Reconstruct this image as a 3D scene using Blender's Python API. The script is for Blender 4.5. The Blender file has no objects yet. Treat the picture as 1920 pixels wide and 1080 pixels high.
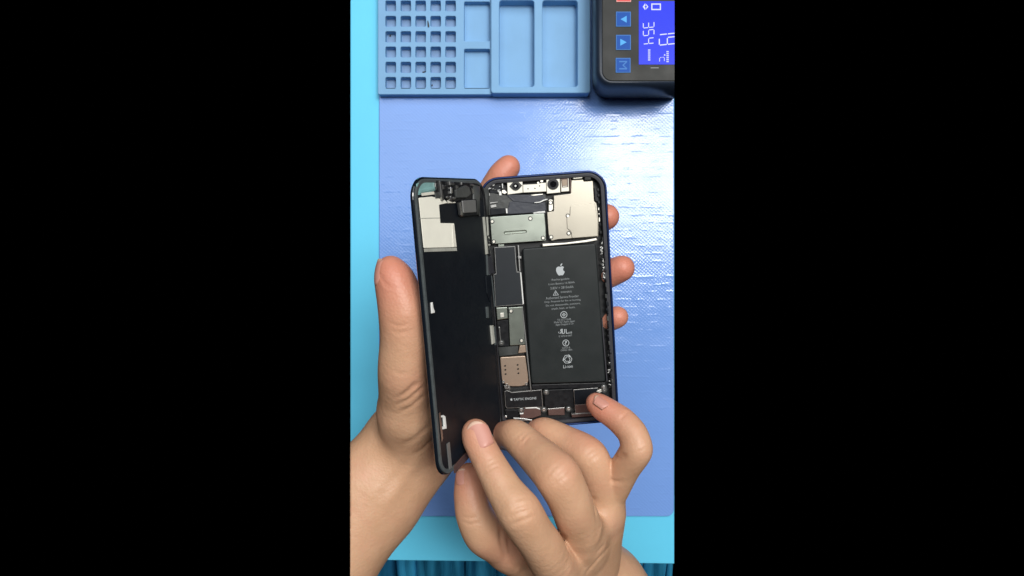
import bpy, bmesh, math, random
import numpy as np
from mathutils import Vector, Matrix

SC = bpy.context.scene
COL = SC.collection
random.seed(7)
MM = 0.001

# ------------------------------------------------------------------ camera, light, exposure
F_PX, CX, CY, HC = 1149.0, 960.0, 540.0, 0.500      # focal length in photo pixels, camera height over the bench (m)
cam_data = bpy.data.cameras.new("camera")
cam_data.sensor_width = 36.0
cam_data.lens = 36.0 * F_PX / 1920.0
cam_data.clip_start, cam_data.clip_end = 0.01, 50.0
cam = bpy.data.objects.new("camera", cam_data)
COL.objects.link(cam)
cam.location = (0, 0, HC)
SC.camera = cam

world = bpy.data.worlds.new("World")
SC.world = world
world.use_nodes = True
world.node_tree.nodes["Background"].inputs[0].default_value = (0, 0, 0, 1)
world.node_tree.nodes["Background"].inputs[1].default_value = 0.0
SC.view_settings.view_transform = 'Standard'
SC.view_settings.look = 'None'
SC.view_settings.exposure = 0.16
SC.view_settings.gamma = 1.0


def area(name, loc, target, sx, sy, power, color):
    d = bpy.data.lights.new(name, 'AREA')
    d.shape = 'RECTANGLE'
    d.size, d.size_y, d.energy, d.color = sx, sy, power, color
    o = bpy.data.objects.new(name, d)
    COL.objects.link(o)
    o.location = loc
    o.rotation_euler = (Vector(target) - Vector(loc)).to_track_quat('-Z', 'Y').to_euler()
    return o


area("ceiling_lamp", (0.60, 0.50, 2.05), (0.60, 0.50, 0), 0.68, 0.60, 25.0, (1.0, 0.97, 0.92))
area("overhead_fill", (0.15, 0.75, 1.55), (0.0, 0.05, 0.05), 2.2, 1.5, 27.0, (0.96, 0.98, 1.0))  # added soft fill in place of ambient light, not a fixture of the room


# ------------------------------------------------------------------ pixel -> place helpers
def at(u, v, depth):
    """photo pixel (1920 wide) at a depth in mm from the camera -> world point"""
    d = depth * MM
    return Vector(((u - CX) / F_PX * d, -(v - CY) / F_PX * d, HC - d))


def tab(u, v, z=0.0):
    """photo pixel -> point at height z (mm) over the bench"""
    return at(u, v, HC * 1000 - z)


def rodrigues(r):
    th = math.sqrt(sum(c * c for c in r))
    return Matrix.Rotation(th, 4, Vector(r).normalized())


PHONE_M = Matrix.Translation((0.022285, -0.008802, HC - 0.35105)) @ rodrigues((0.1235, 0.0176, 0.0749))
PW, PH = 71.5, 146.7
HINGE = math.radians(63.6)
# display local: x from hinge to free edge, y up the phone, +z out of the inner face
_ax = Vector((-math.cos(HINGE), 0, math.sin(HINGE)))
_az = Vector((math.sin(HINGE), 0, math.cos(HINGE)))
_ay = _az.cross(_ax)
DISP_L = Matrix(((_ax.x, _ay.x, _az.x, (-PW / 2 + 3.0) * MM), (_ax.y, _ay.y, _az.y, 0), (_ax.z, _ay.z, _az.z, 1.5 * MM), (0, 0, 0, 1)))
DISP_M = PHONE_M @ DISP_L
YS = 1 if _ay.y > 0 else -1


def ray_local(M, u, v, z):
    """pixel -> local (x, y) in mm on the plane local z = z mm of frame M"""
    inv = M.inverted()
    o = inv @ Vector((0, 0, HC))
    d = inv.to_3x3() @ Vector(((u - CX) / F_PX, -(v - CY) / F_PX, -1.0))
    t = (z * MM - o.z) / d.z
    p = o + d * t
    return (p.x * 1000, p.y * 1000)


# ------------------------------------------------------------------ materials
def mat(name, color=(.5, .5, .5), rough=.5, metal=0.0, spec=.5, coat=0.0, coat_rough=.1, noise=0.0, nscale=200.0,
        bump=0.0, bscale=800.0, rough_noise=0.0, emit=None, emit_s=0.0, aniso=0.0, trans=0.0, ior=1.45, alpha=1.0):
    m = bpy.data.materials.new(name)
    m.use_nodes = True
    nt = m.node_tree
    b = nt.nodes["Principled BSDF"]
    b.inputs["Base Color"].default_value = (*color, 1)
    b.inputs["Roughness"].default_value = rough
    b.inputs["Metallic"].default_value = metal
    b.inputs["Specular IOR Level"].default_value = spec
    b.inputs["IOR"].default_value = ior
    b.inputs["Coat Weight"].default_value = coat
    b.inputs["Coat Roughness"].default_value = coat_rough
    b.inputs["Transmission Weight"].default_value = trans
    b.inputs["Alpha"].default_value = alpha
    if emit:
        b.inputs["Emission Color"].default_value = (*emit, 1)
        b.inputs["Emission Strength"].default_value = emit_s
    tc = nt.nodes.new("ShaderNodeTexCoord")
    if noise or rough_noise:
        n = nt.nodes.new("ShaderNodeTexNoise")
        n.inputs["Scale"].default_value = nscale
        n.inputs["Detail"].default_value = 5
        nt.links.new(tc.outputs["Object"], n.inputs["Vector"])
        if noise:
            mx = nt.nodes.new("ShaderNodeMix")
            mx.data_type = 'RGBA'
            lo = tuple(max(0, c * (1 - noise)) for c in color)
            hi = tuple(min(1, c * (1 + noise)) for c in color)
            mx.inputs[6].default_value = (*lo, 1)
            mx.inputs[7].default_value = (*hi, 1)
            nt.links.new(n.outputs["Fac"], mx.inputs[0])
            nt.links.new(mx.outputs[2], b.inputs["Base Color"])
        if rough_noise:
            mr = nt.nodes.new("ShaderNodeMapRange")
            mr.inputs["From Min"].default_value, mr.inputs["From Max"].default_value = .3, .7
            mr.inputs["To Min"].default_value = max(.02, rough - rough_noise)
            mr.inputs["To Max"].default_value = min(1, rough + rough_noise)
            nt.links.new(n.outputs["Fac"], mr.inputs["Value"])
            nt.links.new(mr.outputs["Result"], b.inputs["Roughness"])
    if bump:
        n2 = nt.nodes.new("ShaderNodeTexNoise")
        n2.inputs["Scale"].default_value = bscale
        n2.inputs["Detail"].default_value = 4
        nt.links.new(tc.outputs["Object"], n2.inputs["Vector"])
        bp = nt.nodes.new("ShaderNodeBump")
        bp.inputs["Strength"].default_value = bump
        bp.inputs["Distance"].default_value = 0.0004
        nt.links.new(n2.outputs["Fac"], bp.inputs["Height"])
        nt.links.new(bp.outputs["Normal"], b.inputs["Normal"])
    return m


M = {}
M['bench'] = mat("bench_cyan", (.135, .62, .88), .42, spec=.3, noise=.05, nscale=25, bump=.05, bscale=900)
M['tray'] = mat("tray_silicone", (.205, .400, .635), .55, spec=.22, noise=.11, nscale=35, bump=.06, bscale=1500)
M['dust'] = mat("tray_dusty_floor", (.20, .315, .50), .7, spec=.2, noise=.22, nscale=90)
M['navy'] = mat("frame_navy", (.012, .030, .11), .28, metal=.6, spec=.6, noise=.15, nscale=60)
M['ledge'] = mat("ledge_grey", (.030, .030, .036), .5, noise=.35, nscale=500)
M['floor'] = mat("interior_black", (.010, .011, .012), .45, noise=.4, nscale=500)
M['black'] = mat("part_black", (.0065, .007, .0085), .42, spec=.35, noise=.25, nscale=400, rough_noise=.1)
M['film'] = mat("black_film", (.0060, .0080, .0115), .38, spec=.3, noise=.15, nscale=120, rough_noise=.08)
M['chip'] = mat("chip_film", (.016, .0195, .0235), .45, spec=.35, noise=.12, nscale=150)
M['battery'] = mat("battery_wrap", (.0140, .0175, .0178), .42, spec=.4, noise=.10, nscale=90, bump=.08, bscale=2500, rough_noise=.05)
M['flex'] = mat("flex_dark", (.052, .055, .053), .40, noise=.3, nscale=300, bump=.3, bscale=400)
M['flex_b'] = mat("flex_blue", (.040, .044, .056), .35, noise=.3, nscale=200, bump=.3, bscale=400)
M['steel'] = mat("shield_steel", (.43, .40, .335), .38, metal=1.0, noise=.03, nscale=60, bump=.05, bscale=1800, rough_noise=.03)
M['steel_g'] = mat("shield_green_steel", (.42, .46, .40), .34, metal=1.0, noise=.08, nscale=90, bump=.04, bscale=1800, rough_noise=.03)
M['nickel'] = mat("bright_nickel", (.86, .83, .74), .40, metal=.75, noise=.05, nscale=200, bump=.05, bscale=2000)
M['cream'] = mat("plate_cream", (.80, .77, .67), .45, metal=.1, noise=.05, nscale=200)
M['silver'] = mat("edge_silver", (.62, .62, .60), .30, metal=1.0, noise=.15, nscale=600)
M['line'] = mat("edge_line", (.36, .36, .35), .40, metal=1.0, noise=.3, nscale=600)
M['sim'] = mat("sim_steel", (.50, .38, .29), .42, metal=.85, noise=.06, nscale=200, bump=.06, bscale=1500)
M['brown'] = mat("brown_flex", (.085, .045, .038), .45, noise=.3, nscale=400)
M['white'] = mat("white_bits", (.75, .75, .72), .45, noise=.1, nscale=500)
M['print'] = mat("white_print", (.42, .45, .46), .6)
M['print_dim'] = mat("grey_print", (.24, .26, .265), .6)
M['lens'] = mat("lens_black", (.004, .004, .005), .08, spec=.6, coat=.5)
M['lens_ring'] = mat("lens_ring", (.05, .05, .048), .35, metal=.6)
M['amber'] = mat("amber_window", (.33, .25, .18), .30, spec=.5)
M['glass'] = mat("display_glass", (.006, .009, .014), .10, spec=.5, coat=.4, coat_rough=.05)
M['gasket'] = mat("gasket_grey", (.070, .082, .084), .40, noise=.35, nscale=250)
M['foil'] = mat("cream_foil", (.94, .915, .79), .36, metal=0, spec=1.0, noise=.06, nscale=120, bump=.35, bscale=140)
M['foil_edge'] = mat("foil_edge", (.42, .42, .37), .40, metal=.1, noise=.3, nscale=200)
M['teal'] = mat("teal_film", (.20, .36, .35), .25, spec=.6, noise=.4, nscale=160, bump=.4, bscale=150)
M['grey'] = mat("speaker_grey", (.17, .17, .165), .45, metal=.3, noise=.06, nscale=300)
M['case'] = mat("station_case", (.016, .024, .040), .38, spec=.4, noise=.1, nscale=80, bump=.08, bscale=1500)
M['panel'] = mat("station_panel", (.030, .031, .029), .48, spec=.2, noise=.35, nscale=45, rough_noise=.12)
M['button'] = mat("button_blue", (.010, .078, .36), .5, spec=.15, noise=.06, nscale=200)
M['button_edge'] = mat("button_edge", (.06, .19, .50), .5, spec=.15)
M['arrow'] = mat("arrow_cyan", (.09, .38, .78), .5, spec=.15)
M['red'] = mat("button_red", (.62, .03, .025), .4)
M['red_edge'] = mat("button_red_edge", (.70, .30, .27), .4)
M['lcd'] = mat("lcd_backlight", (.005, .01, .12), .25, spec=.1, emit=(.030, .050, .80), emit_s=.9, noise=0)
M['lcd_on'] = mat("lcd_segment", (.3, .3, .4), .3, emit=(.34, .39, .92), emit_s=.75)
M['lcd_dim'] = mat("lcd_small_segment", (.2, .2, .4), .3, emit=(.20, .24, .95), emit_s=.9)
M['nail'] = mat("nail", (.56, .265, .205), .33, spec=.4, noise=.06, nscale=300)
M['nail_tip'] = mat("nail_tip", (.60, .395, .29), .35, spec=.4)
M['debris'] = mat("debris_dark", (.02, .022, .028), .5)


def build_mat_material():
    m = bpy.data.materials.new("repair_mat_blue")
    m.use_nodes = True
    nt = m.node_tree
    b = nt.nodes["Principled BSDF"]
    L = nt.links.new
    tc = nt.nodes.new("ShaderNodeTexCoord")
    n = nt.nodes.new("ShaderNodeTexNoise")
    n.inputs["Scale"].default_value = 18
    n.inputs["Detail"].default_value = 6
    L(tc.outputs["Object"], n.inputs["Vector"])
    mx = nt.nodes.new("ShaderNodeMix")
    mx.data_type = 'RGBA'
    mx.inputs[6].default_value = (.172, .325, .715, 1)
    mx.inputs[7].default_value = (.198, .362, .780, 1)
    L(n.outputs["Fac"], mx.inputs[0])
    st_ = nt.nodes.new("ShaderNodeTexNoise")
    st_.inputs["Scale"].default_value = 55
    st_.inputs["Detail"].default_value = 9
    st_.inputs["Roughness"].default_value = .72
    L(tc.outputs["Object"], st_.inputs["Vector"])
    sr = nt.nodes.new("ShaderNodeMapRange")
    sr.inputs["From Min"].default_value, sr.inputs["From Max"].default_value = .66, .76
    sr.inputs["To Max"].default_value = .45
    L(st_.outputs["Fac"], sr.inputs["Value"])
    mxs = nt.nodes.new("ShaderNodeMix")
    mxs.data_type = 'RGBA'
    mxs.inputs[7].default_value = (.20, .26, .42, 1)
    L(sr.outputs["Result"], mxs.inputs[0])
    L(mx.outputs[2], mxs.inputs[6])
    L(mxs.outputs[2], b.inputs["Base Color"])
    b.inputs["Specular IOR Level"].default_value = .42
    # scuffed gloss: smoother and rougher patches
    n2 = nt.nodes.new("ShaderNodeTexNoise")
    n2.inputs["Scale"].default_value = 40
    n2.inputs["Detail"].default_value = 8
    n2.inputs["Roughness"].default_value = .65
    mp = nt.nodes.new("ShaderNodeMapping")
    mp.inputs["Scale"].default_value = (.45, 1.5, 1)
    L(tc.outputs["Object"], mp.inputs["Vector"])
    L(mp.outputs["Vector"], n2.inputs["Vector"])
    mr = nt.nodes.new("ShaderNodeMapRange")
    mr.inputs["From Min"].default_value, mr.inputs["From Max"].default_value = .35, .68
    mr.inputs["To Min"].default_value, mr.inputs["To Max"].default_value = .06, .22
    L(n2.outputs["Fac"], mr.inputs["Value"])
    L(mr.outputs["Result"], b.inputs["Roughness"])
    # woven relief: two diagonal waves and broken horizontal ribs
    def math_(op, x, y):
        k = nt.nodes.new("ShaderNodeMath")
        k.operation = op
        for i, q in enumerate((x, y)):
            if isinstance(q, (int, float)):
                k.inputs[i].default_value = q
            else:
                L(q, k.inputs[i])
        return k.outputs[0]

    def wave(rot, sc, dist):
        mp2 = nt.nodes.new("ShaderNodeMapping")
        mp2.inputs["Rotation"].default_value = (0, 0, math.radians(rot))
        L(tc.outputs["Object"], mp2.inputs["Vector"])
        wv = nt.nodes.new("ShaderNodeTexWave")
        wv.inputs["Scale"].default_value = sc
        wv.inputs["Distortion"].default_value = dist
        wv.inputs["Detail"].default_value = 2
        wv.inputs["Detail Scale"].default_value = 1.5
        L(mp2.outputs["Vector"], wv.inputs["Vector"])
        return wv.outputs["Fac"]

    def noise_(scale, sx, sy, det=4):
        mp3 = nt.nodes.new("ShaderNodeMapping")
        mp3.inputs["Scale"].default_value = (sx, sy, 1)
        L(tc.outputs["Object"], mp3.inputs["Vector"])
        k = nt.nodes.new("ShaderNodeTexNoise")
        k.inputs["Scale"].default_value = scale
        k.inputs["Detail"].default_value = det
        L(mp3.outputs["Vector"], k.inputs["Vector"])
        return k.outputs["Fac"]
    weave = math_('ADD', wave(42, 150, 2.0), wave(-48, 150, 2.0))
    # long ribs across the mat, worn away in places
    rib = math_('POWER', wave(90, 50, 1.5), 6.0)
    gate = math_('GREATER_THAN', noise_(110, .9, 1.6), .53)
    ribs = math_('MULTIPLY', rib, math_('MULTIPLY', gate, 3.0))
    patch = math_('MULTIPLY', noise_(60, .7, 1.3, 8), 8.0)
    h = math_('ADD', math_('ADD', math_('MULTIPLY', weave, math_('MULTIPLY', noise_(30, 1, 1, 3), 1.7)), ribs), patch)
    bp = nt.nodes.new("ShaderNodeBump")
    bp.inputs["Strength"].default_value = .085
    bp.inputs["Distance"].default_value = .0004
    L(h, bp.inputs["Height"])
    L(bp.outputs["Normal"], b.inputs["Normal"])
    return m


M['mat'] = build_mat_material()


def build_skin(name):
    m = bpy.data.materials.new(name)
    m.use_nodes = True
    nt = m.node_tree
    b = nt.nodes["Principled BSDF"]
    L = nt.links.new
    tc = nt.nodes.new("ShaderNodeTexCoord")
    n = nt.nodes.new("ShaderNodeTexNoise")
    n.inputs["Scale"].default_value = 70
    n.inputs["Detail"].default_value = 6
    n.inputs["Roughness"].default_value = .6
    L(tc.outputs["Object"], n.inputs["Vector"])
    mx = nt.nodes.new("ShaderNodeMix")
    mx.data_type = 'RGBA'
    mx.inputs[6].default_value = (.500, .280, .160, 1)
    mx.inputs[7].default_value = (.665, .408, .258, 1)
    L(n.outputs["Fac"], mx.inputs[0])
    at_ = nt.nodes.new("ShaderNodeAttribute")
    at_.attribute_name = "redness"
    mx2 = nt.nodes.new("ShaderNodeMix")
    mx2.data_type = 'RGBA'
    mx2.inputs[7].default_value = (.575, .205, .140, 1)
    L(at_.outputs["Fac"], mx2.inputs[0])
    L(mx.outputs[2], mx2.inputs[6])
    L(mx2.outputs[2], b.inputs["Base Color"])
    bl = nt.nodes.new("ShaderNodeTexNoise")
    bl.inputs["Scale"].default_value = 38
    bl.inputs["Detail"].default_value = 7
    bl.inputs["Roughness"].default_value = .7
    L(tc.outputs["Object"], bl.inputs["Vector"])
    blr = nt.nodes.new("ShaderNodeMapRange")
    blr.inputs["From Min"].default_value, blr.inputs["From Max"].default_value = .48, .72
    blr.inputs["To Max"].default_value = .42
    L(bl.outputs["Fac"], blr.inputs["Value"])
    mx3 = nt.nodes.new("ShaderNodeMix")
    mx3.data_type = 'RGBA'
    mx3.inputs[7].default_value = (.60, .275, .185, 1)
    L(blr.outputs["Result"], mx3.inputs[0])
    L(mx2.outputs[2], mx3.inputs[6])
    L(mx3.outputs[2], b.inputs["Base Color"])
    b.inputs["Roughness"].default_value = .44
    b.inputs["Specular IOR Level"].default_value = .38
    b.inputs["Subsurface Weight"].default_value = .08
    b.inputs["Subsurface Radius"].default_value = (1.0, .38, .2)
    b.inputs["Subsurface Scale"].default_value = .0025
    v = nt.nodes.new("ShaderNodeTexVoronoi")
    v.inputs["Scale"].default_value = 750
    L(tc.outputs["Object"], v.inputs["Vector"])
    n4 = nt.nodes.new("ShaderNodeTexNoise")
    n4.inputs["Scale"].default_value = 260
    n4.inputs["Detail"].default_value = 5
    L(tc.outputs["Object"], n4.inputs["Vector"])
    ad = nt.nodes.new("ShaderNodeMath")
    ad.operation = 'MULTIPLY_ADD'
    ad.inputs[1].default_value = .35
    L(v.outputs["Distance"], ad.inputs[0])
    L(n4.outputs["Fac"], ad.inputs[2])
    bp = nt.nodes.new("ShaderNodeBump")
    bp.inputs["Strength"].default_value = .5
    bp.inputs["Distance"].default_value = .0005
    L(ad.outputs[0], bp.inputs["Height"])
    L(bp.outputs["Normal"], b.inputs["Normal"])
    return m


M['skin'] = build_skin("skin")


# ------------------------------------------------------------------ object helpers
def link(name, me, parent=None, mats=(), smooth=False):
    o = bpy.data.objects.new(name, me)
    COL.objects.link(o)
    if parent:
        o.parent = parent
    for m in mats:
        me.materials.append(m)
    if smooth:
        me.shade_smooth()
    return o


def bm_obj(name, bm, m, parent=None, smooth=False):
    bmesh.ops.recalc_face_normals(bm, faces=bm.faces)
    me = bpy.data.meshes.new(name)
    bm.to_mesh(me)
    bm.free()
    return link(name, me, parent, (m,) if not isinstance(m, (list, tuple)) else m, smooth)


def thing(o, label, cat, group=None):
    o['label'] = label
    o['category'] = cat
    if group:
        o['group'] = group
    return o


def empty(name, loc=(0, 0, 0), matrix=None):
    o = bpy.data.objects.new(name, None)
    COL.objects.link(o)
    o.empty_display_size = .01
    if matrix is not None:
        o.matrix_world = matrix
    else:
        o.location = loc
    return o


def ccw(pts):
    a = sum(pts[i][0] * pts[(i + 1) % len(pts)][1] - pts[(i + 1) % len(pts)][0] * pts[i][1] for i in range(len(pts)))
    return pts if a > 0 else pts[::-1]


def inset(pts, d):
    n = len(pts)
    out = []
    for i in range(n):
        p0, p1, p2 = (Vector(pts[i - 1][:2]), Vector(pts[i][:2]), Vector(pts[(i + 1) % n][:2]))
        e1 = (p1 - p0).normalized() if (p1 - p0).length > 1e-9 else Vector((1, 0))
        e2 = (p2 - p1).normalized() if (p2 - p1).length > 1e-9 else e1
        n1, n2 = Vector((-e1.y, e1.x)), Vector((-e2.y, e2.x))
        b = n1 + n2
        if b.length < 1e-6:
            b = n1
        b.normalize()
        k = d / max(.35, b.dot(n1))
        q = p1 + b * k
        out.append((q.x, q.y))
    return out


def round_poly(pts, r, seg=3):
    n = len(pts)
    out = []
    for i in range(n):
        p0, p1, p2 = Vector(pts[i - 1]), Vector(pts[i]), Vector(pts[(i + 1) % n])
        a, b = p0 - p1, p2 - p1
        rr = min(r, a.length * .45, b.length * .45)
        s, e = p1 + a.normalized() * rr, p1 + b.normalized() * rr
        for k in range(seg + 1):
            t = k / seg
            q = s * (1 - t) ** 2 + p1 * 2 * t * (1 - t) + e * t * t
            out.append((q.x, q.y))
    return out


def add_prism(bm, pts, z0, z1, bevel=0.0, scale=MM):
    """closed prism over a polygon (mm), chamfered at its top edge"""
    pts = ccw([tuple(p[:2]) for p in pts])
    rings = [(pts, z0)]
    if bevel > 0:
        rings += [(pts, z1 - bevel), (inset(pts, bevel * .35), z1 - bevel * .3), (inset(pts, bevel), z1)]
    else:
        rings += [(pts, z1)]
    vs = [[bm.verts.new((x * scale, y * scale, z * scale)) for x, y in ring] for ring, z in rings]
    n = len(pts)
    for a, b in zip(vs, vs[1:]):
        for i in range(n):
            bm.faces.new((a[i], a[(i + 1) % n], b[(i + 1) % n], b[i]))
    bm.faces.new(vs[-1])
    bm.faces.new(vs[0][::-1])


def circle(cx, cy, r, n=20, ph=0.0, sx=1.0):
    return [(cx + r * sx * math.cos(2 * math.pi * i / n + ph), cy + r * math.sin(2 * math.pi * i / n + ph)) for i in range(n)]


def rrect(x0, y0, x1, y1, r, seg=8):
    out = []
    for cx, cy, a0 in ((x1 - r, y1 - r, 0), (x0 + r, y1 - r, 90), (x0 + r, y0 + r, 180), (x1 - r, y0 + r, 270)):
        for k in range(seg + 1):
            a = math.radians(a0 + 90 * k / seg)
            out.append((cx + r * math.cos(a), cy + r * math.sin(a)))
    return out


def loft(bm, loops, close_first=False, close_last=False):
    vs = [[bm.verts.new(p) for p in lp] for lp in loops]
    n = len(loops[0])
    for a, b in zip(vs, vs[1:]):
        for i in range(n):
            bm.faces.new((a[i], a[(i + 1) % n], b[(i + 1) % n], b[i]))
    if close_first:
        bm.faces.new(vs[0][::-1])
    if close_last:
        bm.faces.new(vs[-1])
    return vs


def text_polys(s, size, align='CENTER', extrude=0.0):
    """triangles of a line of lettering, centred on its origin, in mm"""
    cu = bpy.data.curves.new("lettering", 'FONT')
    cu.body = s
    cu.size = size
    cu.align_x = align
    cu.align_y = 'CENTER'
    cu.resolution_u = 2
    o = bpy.data.objects.new("lettering", cu)
    COL.objects.link(o)
    dg = bpy.context.evaluated_depsgraph_get()
    me = o.evaluated_get(dg).to_mesh()
    vs = [v.co.copy() for v in me.vertices]
    fs = [tuple(p.vertices) for p in me.polygons]
    o.evaluated_get(dg).to_mesh_clear()
    bpy.data.objects.remove(o)
    bpy.data.curves.remove(cu)
    return vs, fs


def add_text(bm, s, cx, cy, z, width=None, height=None, rot=0.0, size=2.0):
    vs, fs = text_polys(s, size)
    if not vs:
        return
    xs, ys = [v.x for v in vs], [v.y for v in vs]
    w, h = max(xs) - min(xs), max(ys) - min(ys)
    mx, my = (max(xs) + min(xs)) / 2, (max(ys) + min(ys)) / 2
    kx = (width / w) if width else (height / h)
    ky = (height / h) if height else kx
    c, s_ = math.cos(rot), math.sin(rot)
    nv = []
    for v in vs:
        x, y = (v.x - mx) * kx, (v.y - my) * ky
        nv.append(bm.verts.new(((cx + x * c - y * s_) * MM, (cy + x * s_ + y * c) * MM, z * MM)))
    for f in fs:
        try:
            bm.faces.new([nv[i] for i in f])
        except ValueError:
            pass


# ------------------------------------------------------------------ bench, mat, cloth
def box_obj(name, x0, y0, z0, x1, y1, z1, m, bev=.002, parent=None):
    bm = bmesh.new()
    add_prism(bm, [(x0, y0), (x1, y0), (x1, y1), (x0, y1)], z0, z1, bev, 1.0)
    return bm_obj(name, bm, m, parent)


E0, E1 = 656.6, 1264.6          # the strip of the bench that the photograph shows
a, b = tab(E0, 1050), tab(E1, -60)
bm = bmesh.new()
c0, c1 = tab(E0, 1050), tab(E1, 1057.5)
add_prism(bm, [(c0.x, c0.y), (c1.x, c1.y), (b.x, b.y), (a.x, b.y)], -.022, 0, .0008, 1.0)
o = bm_obj("workbench", bm, M['bench'])
thing(o, "bright cyan workbench top under the blue repair mat", "workbench")

a, b = tab(710.5, 968.5, 2.2), tab(1264, -55, 2.2)
bm = bmesh.new()
add_prism(bm, rrect(a.x, a.y, b.x, b.y, .006, 6), 0.0002, .0022, .0006, 1.0)
o = bm_obj("repair_mat", bm, M['mat'])
thing(o, "periwinkle blue woven silicone repair mat lying on the cyan bench", "mat")


def build_cloth():
    bm = bmesh.new()
    nx, ny = 140, 40
    x0, x1 = (E0 - CX) / F_PX * .615, (E1 - CX) / F_PX * .665
    grid = []
    for j in range(ny + 1):
        row = []
        for i in range(nx + 1):
            u, v = i / nx, j / ny
            x = x0 + (x1 - x0) * u
            y = -.225 - .20 * v
            z = -.15 + .012 * math.sin(u * 31 + 3 * v) + .006 * math.sin(u * 77 + 1.7 + 5 * v) + .003 * math.sin(u * 171)
            z -= .012 * max(0, (u - .86) / .14) ** 1.5
            z -= .06 * math.exp(-((u - .075) / .018) ** 2)
            row.append(bm.verts.new((x, y, z - .10 * v * v)))
        grid.append(row)
    for j in range(ny):
        for i in range(nx):
            bm.faces.new((grid[j][i], grid[j][i + 1], grid[j + 1][i + 1], grid[j + 1][i]))
    m = bpy.data.materials.new("blue_cloth")
    m.use_nodes = True
    nt = m.node_tree
    L = nt.links.new
    bs = nt.nodes["Principled BSDF"]
    tc = nt.nodes.new("ShaderNodeTexCoord")
    mp = nt.nodes.new("ShaderNodeMapping")
    mp.inputs["Scale"].default_value = (1, .12, .2)
    L(tc.outputs["Object"], mp.inputs["Vector"])
    n = nt.nodes.new("ShaderNodeTexNoise")
    n.inputs["Scale"].default_value = 75
    n.inputs["Detail"].default_value = 6
    L(mp.outputs["Vector"], n.inputs["Vector"])
    cr = nt.nodes.new("ShaderNodeValToRGB")
    cr.color_ramp.elements[0].position = .33
    cr.color_ramp.elements[0].color = (.005, .12, .23, 1)
    cr.color_ramp.elements[1].position = .72
    cr.color_ramp.elements[1].color = (.05, .42, .72, 1)
    L(n.outputs["Fac"], cr.inputs["Fac"])
    L(cr.outputs["Color"], bs.inputs["Base Color"])
    bs.inputs["Roughness"].default_value = .6
    o = bm_obj("trousers", bm, m, smooth=True)
    sm = o.modifiers.new("thickness", 'SOLIDIFY')
    sm.thickness = .003
    sm.offset = -1
    thing(o, "creased blue cloth trousers of the seated worker below the bench edge", "trousers")


build_cloth()


# ------------------------------------------------------------------ storage tray
def height_part(name, xs, ys, level, parent, m, z_base, bev, dust_x=-9):
    """a moulded block from a lattice of cell heights: pockets get floors and walls"""
    bm = bmesh.new()
    cache = {}

    def V(x, y, z):
        k = (round(x, 7), round(y, 7), round(z, 7))
        if k not in cache:
            cache[k] = bm.verts.new(k)
        return cache[k]
    nx, ny = len(xs) - 1, len(ys) - 1

    def lv(i, j):
        return level(i, j) if 0 <= i < nx and 0 <= j < ny else z_base
    for i in range(nx):
        for j in range(ny):
            z = lv(i, j)
            bm.faces.new((V(xs[i], ys[j], z), V(xs[i + 1], ys[j], z), V(xs[i + 1], ys[j + 1], z), V(xs[i], ys[j + 1], z)))
    for i in range(nx + 1):
        for j in range(ny):
            za, zb = lv(i - 1, j), lv(i, j)
            if abs(za - zb) > 1e-7:
                bm.faces.new((V(xs[i], ys[j], za), V(xs[i], ys[j + 1], za), V(xs[i], ys[j + 1], zb), V(xs[i], ys[j], zb)))
    for j in range(ny + 1):
        for i in range(nx):
            za, zb = lv(i, j - 1), lv(i, j)
            if abs(za - zb) > 1e-7:
                bm.faces.new((V(xs[i], ys[j], za), V(xs[i + 1], ys[j], za), V(xs[i + 1], ys[j], zb), V(xs[i], ys[j], zb)))
    bmesh.ops.recalc_face_normals(bm, faces=bm.faces)
    vert = [e for e in bm.edges if abs(e.verts[0].co.z - e.verts[1].co.z) > 1e-4 and e.is_manifold and e.calc_face_angle(0) > .5]
    bmesh.ops.bevel(bm, geom=vert, offset=bev[0], segments=4, affect='EDGES', profile=.5)
    sharp = [e for e in bm.edges if len(e.link_faces) == 2 and e.calc_face_angle(0) > .7]
    bmesh.ops.bevel(bm, geom=sharp, offset=bev[1], segments=2, affect='EDGES', profile=.5)
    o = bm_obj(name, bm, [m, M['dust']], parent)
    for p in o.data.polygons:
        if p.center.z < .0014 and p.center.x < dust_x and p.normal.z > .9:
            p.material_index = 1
    return o


tray = empty("parts_tray", tab(920, 100, 2.4))
thing(tray, "sky blue silicone sorting tray with square pockets along the top of the mat", "tray")
tray_M = Matrix.Translation(tray.location)


def tloc(u, v, z):
    p = tab(u, v, z) - tray.location
    return p


ZL, ZR = 9.5, 13.5


def lat(vals, axis, z):
    out = []
    for v_ in vals:
        p = tloc(v_, 0, z) if axis == 0 else tloc(0, v_, z)
        out.append(p.x if axis == 0 else p.y)
    return out


cols = [(722.5, 742.2), (751, 770.4), (778.8, 798.4), (807, 826.4), (835, 854.5)]
rows = [(-27, -7.6), (1.2, 20.8), (30, 49.8), (58.6, 79), (87.5, 107.4), (116, 136.4), (144.6, 165)]
ux = [708.5] + [x for c in cols for x in c] + [870, 918.5, 922]
uy = [-45] + sorted({y for r in rows for y in r} | {2.9, 77.2, 91.6, 165.2}) + [177]
uy = sorted(set(uy))
xs, ys = lat(ux, 0, ZL), lat(uy, 1, ZL)[::-1]
uyr = uy[::-1]


def lev_left(i, j):
    uc = (ux[i] + ux[i + 1]) / 2
    vc = (uyr[j] + uyr[j + 1]) / 2
    top = (ZL - 2.4) * MM
    for a_, b_ in cols:
        for c_, d_ in rows:
            if a_ < uc < b_ and c_ < vc < d_:
                return (ZL - 2.4 - 6.0) * MM
    if 870 < uc < 918.5 and (2.9 < vc < 77.2 or 91.6 < vc < 165.0):
        return (ZL - 2.4 - 6.0) * MM
    return top


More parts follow.
